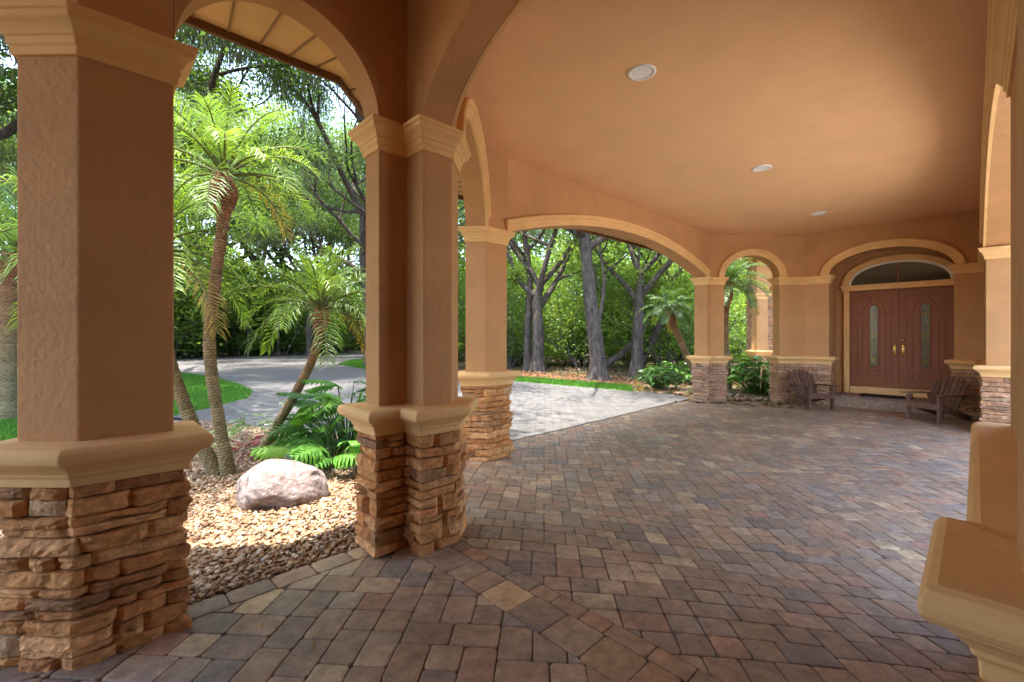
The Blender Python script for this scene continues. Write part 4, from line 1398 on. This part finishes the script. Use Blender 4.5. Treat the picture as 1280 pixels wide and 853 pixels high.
# bromeliads and grassy tufts
leafy_plant('bromeliad', 'red bromeliad rosette on the gravel between the palm trunks', 'plant', G(1.60, 6.93), .13, .24, 34, .34, .020, [(.22, .03, .05), (.30, .05, .07), (.10, .10, .04)], 41, lobed=False, stems=False)
leafy_plant('bromeliad', 'small red and green bromeliad behind the leaning palm trunk', 'plant', G(2.0, 7.5), .12, .22, 26, .3, .020, [(.24, .05, .06), (.08, .13, .03)], 42, lobed=False, stems=False)
leafy_plant('grass_tuft', 'green grassy tuft near the drive edge behind the red bromeliad', 'plant', G(2.05, 8.6), .16, .4, 44, .45, .016, [(.08, .17, .03), (.12, .2, .04)], 43, lobed=False, stems=False)
leafy_plant('grass_tuft', 'green grassy tuft between the two palm trunks nearest the big pillar', 'plant', G(1.28, 7.6), .14, .4, 40, .42, .016, [(.06, .15, .03), (.09, .18, .04)], 44, lobed=False, stems=False)
leafy_plant('seedling', 'tiny grey green seedling on the gravel beside the nearest pillar', 'plant', G(.42, 4.0), .05, .06, 12, .08, .02, [(.10, .18, .12)], 45, lobed=False, stems=False)

# ---- lawn blades
def grass(poly, n, box, seed):
    g = np.random.default_rng(seed)
    x = g.uniform(box[0], box[1], n); y = g.uniform(box[2], box[3], n)
    k = in_poly(poly, x, y); x, y = x[k], y[k]; n = len(x)
    z = gz_np(x, y)
    h = g.uniform(.05, .11, n); a = g.uniform(0, 2 * PI, n); wv = g.uniform(.006, .014, n)
    dx, dy = np.cos(a) * wv, np.sin(a) * wv
    lx, ly = g.normal(size=n) * .03, g.normal(size=n) * .03
    V = np.stack([np.stack([x - dx, y - dy, z], 1), np.stack([x + dx, y + dy, z], 1), np.stack([x + lx, y + ly, z + h], 1)], 1).reshape(-1, 3)
    T = np.asarray([(.06, .17, .02), (.09, .22, .025), (.12, .26, .03), (.08, .2, .03)])[g.integers(0, 4, n)] * g.uniform(.8, 1.2, (n, 1))
    o = mesh_obj('grass', V, np.arange(n * 3, dtype=np.int32).reshape(n, 3), M_GRASS, None, np.repeat(T, 3, axis=0))
    tag(o, kind='stuff')
grass(LAWN_A, 130000, (-4, 4.1, 10.8, 28), 1)
grass(LAWN_B, 110000, (10.5, 15.3, 7.3, 31.6), 2)

# ---- mulch and fallen leaves
def litter(name, box, n, size, pal, seed, poly=None):
    g = np.random.default_rng(seed)
    r = g.uniform(box[0], box[1], n); a = np.radians(g.uniform(box[2], box[3], n))
    x, y = r * np.cos(a), r * np.sin(a)
    k = ~in_poly(DRIVE, x, y) & ~in_poly(LAWN_A, x, y) & ~in_poly(LAWN_B, x, y) & ~in_poly(GRAVEL, x, y)
    if poly is not None: k &= in_poly(poly, x, y)
    x, y = x[k], y[k]; n = len(x)
    C = np.stack([x, y, gz_np(x, y) + g.uniform(.0, .03, n)], 1)
    nr = g.normal(size=(n, 3)) * .35; nr[:, 2] = 1
    t = np.asarray(pal)[g.integers(0, len(pal), n)] * g.uniform(.7, 1.3, (n, 1))
    L = size * g.uniform(.6, 1.4, n)
    V, F, T = quad_leaves(C, unit(nr), g.normal(size=(n, 3)), L, L * .5, t)
    o = mesh_obj(name, V, F, M_LEAF, None, T); tag(o, kind='stuff')
litter('fallen_leaves', (12, 40, 14, 56), 16000, .16, [(.22, .13, .08), (.30, .2, .14), (.16, .09, .05), (.34, .25, .2), (.08, .12, .03)], 6)
litter('fallen_leaves', (10, 40, 84, 104), 4000, .16, [(.22, .11, .07), (.30, .16, .12), (.16, .08, .05)], 8)
litter('mulch_chips', (12, 24, 26, 62), 14000, .10, [(.30, .13, .09), (.38, .18, .14), (.22, .09, .06), (.42, .24, .2)], 9, MULCH)

g = np.random.default_rng(15)
n = 30
x = np.concatenate([g.uniform(2.3, 10, 22), g.uniform(.2, 1.5, 8)]); y = np.concatenate([g.uniform(.2, 4.3, 22), g.uniform(1.6, 2.7, 8)])
C = np.stack([x, y, gz_np(x, y) + .008], 1)
nr = g.normal(size=(n, 3)) * .25; nr[:, 2] = 1
V, F, T = quad_leaves(C, unit(nr), g.normal(size=(n, 3)), g.uniform(.02, .045, n), g.uniform(.012, .02, n), np.asarray([(.42, .30, .14), (.34, .2, .09), (.5, .42, .26)])[g.integers(0, 3, n)], .15)
o = mesh_obj('fallen_leaves', V, F, M_LEAF, None, T); tag(o, kind='stuff')

# ---- the named oaks through the driveway arch
GO = 'oak trees beyond the drive'
def rel(X, Z, pts):
    """trunk given as offsets in camera-facing right / depth / height, turned to world axes"""
    out = []
    for dx, dz, z in pts:
        a = cam2w(dx, dz); out.append((a[0], a[1], z))
    return out
x, y = cam2w(3.35, 17.8)
make_tree('oak_tree', 'big thick trunked oak leaning left in the middle of the driveway arch', 'tree', (x, y, -.22),
          rel(0, 0, [(.05, 0, -.1), (-.02, 0, 1.2), (-.22, .1, 3.0), (-.42, .2, 5.2), (-.75, .3, 8.0)]), .34, 51, 4.5, 3, 11, .85, .17, group=GO, forks=5, flare=1.7, moss=True)
x, y = cam2w(1.2, 22.0)
t1 = make_tree('oak_tree', 'forked mossy oak with spreading limbs, left under the driveway arch', 'tree', (x, y, -.22),
          rel(0, 0, [(.0, 0, -.1), (.05, 0, 1.5), (.0, .1, 3.2), (.12, .2, 4.2)]), .34, 52, 4.2, 3, 11, .85, .17, pal=OAK + LIGHT[:1], group=GO, forks=5, moss=True,
          dirs=[(*cam2w(.75, .1), .75), (*cam2w(-.5, .2), .9), (*cam2w(.15, -.3), 1.0), (*cam2w(-.7, .4), .6), (*cam2w(.5, .5), .8)])
x, y = cam2w(.75, 22.4)
make_tree('oak_tree', 'slim oak trunk standing close behind the forked mossy oak', 'tree', (x, y, -.22),
          rel(0, 0, [(.0, 0, -.1), (-.02, 0, 2.0), (.1, .1, 4.5), (-.2, .1, 7)]), .22, 53, 3.5, 3, 11, .85, .17, group=GO, forks=4)
x, y = cam2w(5.35, 19.2)
make_tree('oak_tree', 'dark oak forking into two limbs, right of the big leaning oak', 'tree', (x, y, -.22),
          rel(0, 0, [(-.08, 0, -.1), (.0, 0, 1.5), (.08, 0, 3.1), (.15, 0, 4.4)]), .27, 54, 4.0, 3, 11, .85, .17, group=GO, forks=4, moss=True,
          dirs=[(*cam2w(-.35, 0), 1.0), (*cam2w(.6, .1), .9), (*cam2w(-.2, .6), .6), (*cam2w(.3, -.6), .7)])
x, y = cam2w(7.3, 22.5)
make_tree('oak_tree', 'leaning dark oak just left of the slim greyish stone pillar', 'tree', (x, y, -.22),
          rel(0, 0, [(-1.1, 0, -.1), (-.5, 0, 1.1), (.2, 0, 2.6), (.8, 0, 4.4)]), .22, 55, 3.8, 3, 11, .85, .17, group=GO, forks=4)
# fallen / leaning log
mb = MB(); a, b = cam2w(4.3, 21.5), cam2w(6.6, 22.5)
mb.tube(catmull([(*a, .0), ((a[0] + b[0]) / 2, (a[1] + b[1]) / 2, .75), (*b, 1.9), (b[0] + .6, b[1] - .3, 3.0)], 5), [.2 - .008 * i for i in range(16)], 9, (.09, .07, .06), rough=.08)
lg = mb.build('leaning_log', M_BARK, None, smooth=True); tag(lg, 'dark leaning log between the two oaks on the right of the driveway arch', 'log')

# ---- canopy oaks: two templates with parts, then copies
GB = 'tall oaks of the wood around the drive'
LB = 'tall moss hung oak in the wood behind the drive'
tpl = [make_tree('oak_tree', LB, 'tree', (0, 0, 0), [(0, 0, -.2), (.2, .1, 2.5), (.1, .4, 5.0), (.5, .3, 7.5)], .38, 61 + i, 5.2, 4, 85, .95, .165, group=GB, forks=5, moss=True, pal=OAK if i else OAK + LIGHT[:2]) for i in range(2)]
SPOTS = [  # x, y, scale
    (-3.2, 22.5, 1.05), (-6.5, 17.0, 1.0), (0.5, 45.5, 1.15), (6.5, 46.5, 1.25), (12.5, 48.0, 1.2), (18.5, 50, 1.25), (-6, 47, 1.15), (13.8, 27.5, 1.0), (17.5, 32.5, 1.1), (24, 40.5, 1.15),
    (3.5, 54, 1.45), (10.5, 57, 1.5), (17.5, 58, 1.45), (26, 54, 1.4), (-5, 56, 1.4), (12.8, 19.0, 1.1), (-.8, 19.0, 1.15), (-6.0, 15.0, 1.1), (1.8, 25.5, 1.2), (12.0, 23.8, 1.15), (37, 33, 1.2),
    (43, 14, 1.15), (46, 23, 1.25), (45, 4.5, 1.1), (3, -24, 1.1), (12, -27, 1.2), (22, -22, 1.1), (-12, 30, 1.1), (-13, 42, 1.1), (28, 36, 1.2), (14.5, 40.5, 0.9)]
for i, (x, y, s) in enumerate(SPOTS):
    if i < 2:
        tpl[i].location = (x, y, -.22); tpl[i].scale = (s,) * 3; tpl[i].rotation_euler = (0, 0, 1.3 * i)
    else:
        place_copy(tpl[i % 2], None, (x, y, -.22), i * 2.4, s)

# ---- thin understorey trees with bright leaves
GU = 'slender understorey trees of the wood'
LU = 'slender bright leaved tree among the oaks of the wood'
ut = [make_tree('young_tree', LU, 'tree', (0, 0, 0), [(0, 0, -.2), (.1, .05, 1.3), (-.1, .1, 2.8), (.1, .0, 4.4)], .07, 71 + i, 1.7, 3, 30, .6, .16, pal=LIGHT, group=GU, forks=7, flare=1.2, bark=(.15, .125, .11)) for i in range(2)]
g = np.random.default_rng(77)
US = []
while len(US) < 46:
    if len(US) % 3 < 2: r_, a_ = g.uniform(18.5, 40), R(g.uniform(15, 57))
    else: r_, a_ = g.uniform(43, 56), R(g.uniform(60, 96))
    x, y = r_ * math.cos(a_), r_ * math.sin(a_)
    if in_poly(DRIVE, np.array([x]), np.array([y]))[0] or in_poly(LAWN_B, np.array([x]), np.array([y]))[0] or x < 15.5 and y < 30: continue
    US.append((x, y, g.uniform(.75, 1.5)))
for i, (x, y, s) in enumerate(US):
    if i < 2:
        ut[i].location = (x, y, -.22); ut[i].scale = (s,) * 3
    else:
        place_copy(ut[i % 2], None, (x, y, -.22), i * 1.7, s)

# ---- leafy thicket shrubs that fill the wood between the trunks
GT = 'leafy thicket shrubs of the wood'
LT = 'bright leafy thicket shrub among the trunks of the wood'
def thicket(seed):
    g = np.random.default_rng(seed)
    t = thing('thicket_shrub', LT, 'shrub', (0, 0, 0), 0, GT)
    mb = MB(); tips = []
    for k in range(9):
        a = g.uniform(0, 2 * PI); d = np.array((math.cos(a) * .45, math.sin(a) * .45, 1.0))
        p = [np.array((math.cos(a) * .15, math.sin(a) * .15, -.1))]
        for j in range(6):
            d = d + g.normal(size=3) * .16; d[2] = abs(d[2]); d /= np.linalg.norm(d)
            p.append(p[-1] + d * g.uniform(.5, .85))
            if j > 0: tips += [p[-1] + g.normal(size=3) * .3 for _ in range(3)]
        mb.tube([tuple(q) for q in p], [.035 - .004 * j for j in range(7)], 5, (.14, .12, .10), cap=False)
    mb.build('stems', M_BARK, t, smooth=True, local=True)
    V, F, T = foliage(tips, 15, .5, .18, LIGHT, g, .75)
    mesh_obj('foliage', V, F, M_LEAF, t, T, local=True)
    return t
th = [thicket(101), thicket(102)]
g = np.random.default_rng(103)
TS = []
while len(TS) < 66:
    if len(TS) % 2 == 0: r_, a_ = g.uniform(23, 39), R(g.uniform(16, 58))
    else: r_, a_ = g.uniform(43, 54), R(g.uniform(60, 98))
    x, y = r_ * math.cos(a_), r_ * math.sin(a_)
    if in_poly(DRIVE, np.array([x]), np.array([y]))[0] or in_poly(LAWN_B, np.array([x]), np.array([y]))[0] or x < 16.5 and y < 30: continue
    TS.append((x, y, g.uniform(.8, 1.5) * (1.55 if r_ > 42 else 1)))
for i, (x, y, s) in enumerate(TS):
    if i < 2:
        th[i].location = (x, y, -.22); th[i].scale = (s,) * 3
    else:
        place_copy(th[i % 2], None, (x, y, -.22), i * 2.1, s)

# ---- saw palmettos: fans of stiff leaves
GP = 'saw palmettos of the wood floor'
LP = 'saw palmetto with fan leaves on the wood floor'
def palmetto(seed):
    g = np.random.default_rng(seed)
    t = thing('saw_palmetto', LP, 'palmetto', (0, 0, 0), 0, GP)
    V = []; F = []; T = []; st = MB()
    for i in range(16):
        az = g.uniform(0, 2 * PI); el = g.uniform(.45, 1.4)
        d = np.array((math.cos(az) * math.cos(el), math.sin(az) * math.cos(el), math.sin(el)))
        h = g.uniform(.6, 1.25); p = d * h
        st.tube([(0, 0, 0), tuple(p)], [.012, .008], 4, (.10, .13, .04), cap=False)
        sd_ = np.cross(d, (0, 0, 1)); sd_ /= np.linalg.norm(sd_) + 1e-9
        up_ = np.cross(sd_, d)
        fan_d = d * .55 + sd_ * 0 - np.array((0, 0, .25)); fan_d /= np.linalg.norm(fan_d)
        c = np.array(LIGHT[g.integers(0, 4)]) * .8 + np.array((.03, .04, .025)); c = c * g.uniform(.7, 1.2)
        for k in range(18):
            a = R(-125 + 250 * k / 17)
            o = fan_d * math.cos(a) + sd_ * math.sin(a); L = .55 * (1 - .25 * abs(a) / R(125)) * g.uniform(.9, 1.1)
            q = p + o * L * .6; e = p + o * L + np.array((0, 0, -.10 * L))
            wv = np.cross(o, up_); wv = wv / (np.linalg.norm(wv) + 1e-9) * .022
            b = len(V)
            V += [p, q + wv, e, q - wv]; F.append((b, b + 1, b + 2, b + 3)); T += [c] * 4
    mesh_obj('fan_leaves', np.array(V), np.array(F, dtype=np.int32), M_LEAF, t, np.array(T), local=True)
    st.build('stems', M_LEAF, t, local=True)
    return t
pt = [palmetto(81), palmetto(82)]
PS = []
while len(PS) < 110:
    if len(PS) % 5 < 2: r_, a_ = g.uniform(23, 38), R(g.uniform(15, 57))
    elif len(PS) % 5 < 4: r_, a_ = g.uniform(42, 50), R(g.uniform(60, 100))
    else: r_, a_ = g.uniform(18, 30), R(g.uniform(98, 112))
    x, y = r_ * math.cos(a_), r_ * math.sin(a_)
    if in_poly(DRIVE, np.array([x]), np.array([y]))[0] or in_poly(LAWN_B, np.array([x]), np.array([y]))[0]: continue
    PS.append((x, y, g.uniform(.9, 1.7) * (1.25 if r_ > 40 else 1)))
for i, (x, y, s) in enumerate(PS):
    if i < 2:
        pt[i].location = (x, y, -.22); pt[i].scale = (s,) * 3
    else:
        place_copy(pt[i % 2], None, (x, y, -.22), i * 1.9, s)

# ---- the far wood closes the view: one mass
g = np.random.default_rng(91)
n = 12500
a_ = np.radians(g.uniform(4, 122, n)); r_ = g.uniform(58, 84, n)
r_ = np.where(a_ < np.radians(52), r_ - 14, r_)
C = np.stack([r_ * np.cos(a_), r_ * np.sin(a_), np.where(g.uniform(size=n) < .48, g.uniform(0, 5.5, n), g.uniform(0, 1, n) ** 1.1 * np.where(a_ > np.radians(56), g.uniform(18, 34, n), g.uniform(13, 24, n)))], 1)
V, F, T = foliage(C, 16, .95, .60, OAK + LIGHT, g, .8)
far = mesh_obj('far_woods', V, F, M_LEAF, None, T); tag(far, kind='stuff')
mb = MB()
for k in range(150):
    a = R(g.uniform(4, 122)); r_ = g.uniform(56, 78) - (14 if a < R(52) else 0)
    x, y = r_ * math.cos(a), r_ * math.sin(a); h = g.uniform(7, 14)
    mb.tube([(x, y, -.5), (x + g.normal() * .3, y + g.normal() * .3, h * .5), (x + g.normal() * .8, y + g.normal() * .8, h)], [g.uniform(.12, .26), .14, .08], 6, tuple(np.array((.12, .10, .09)) * g.uniform(.7, 1.3)), cap=False)
ft = mb.build('far_trunks', M_BARK, far, smooth=True)
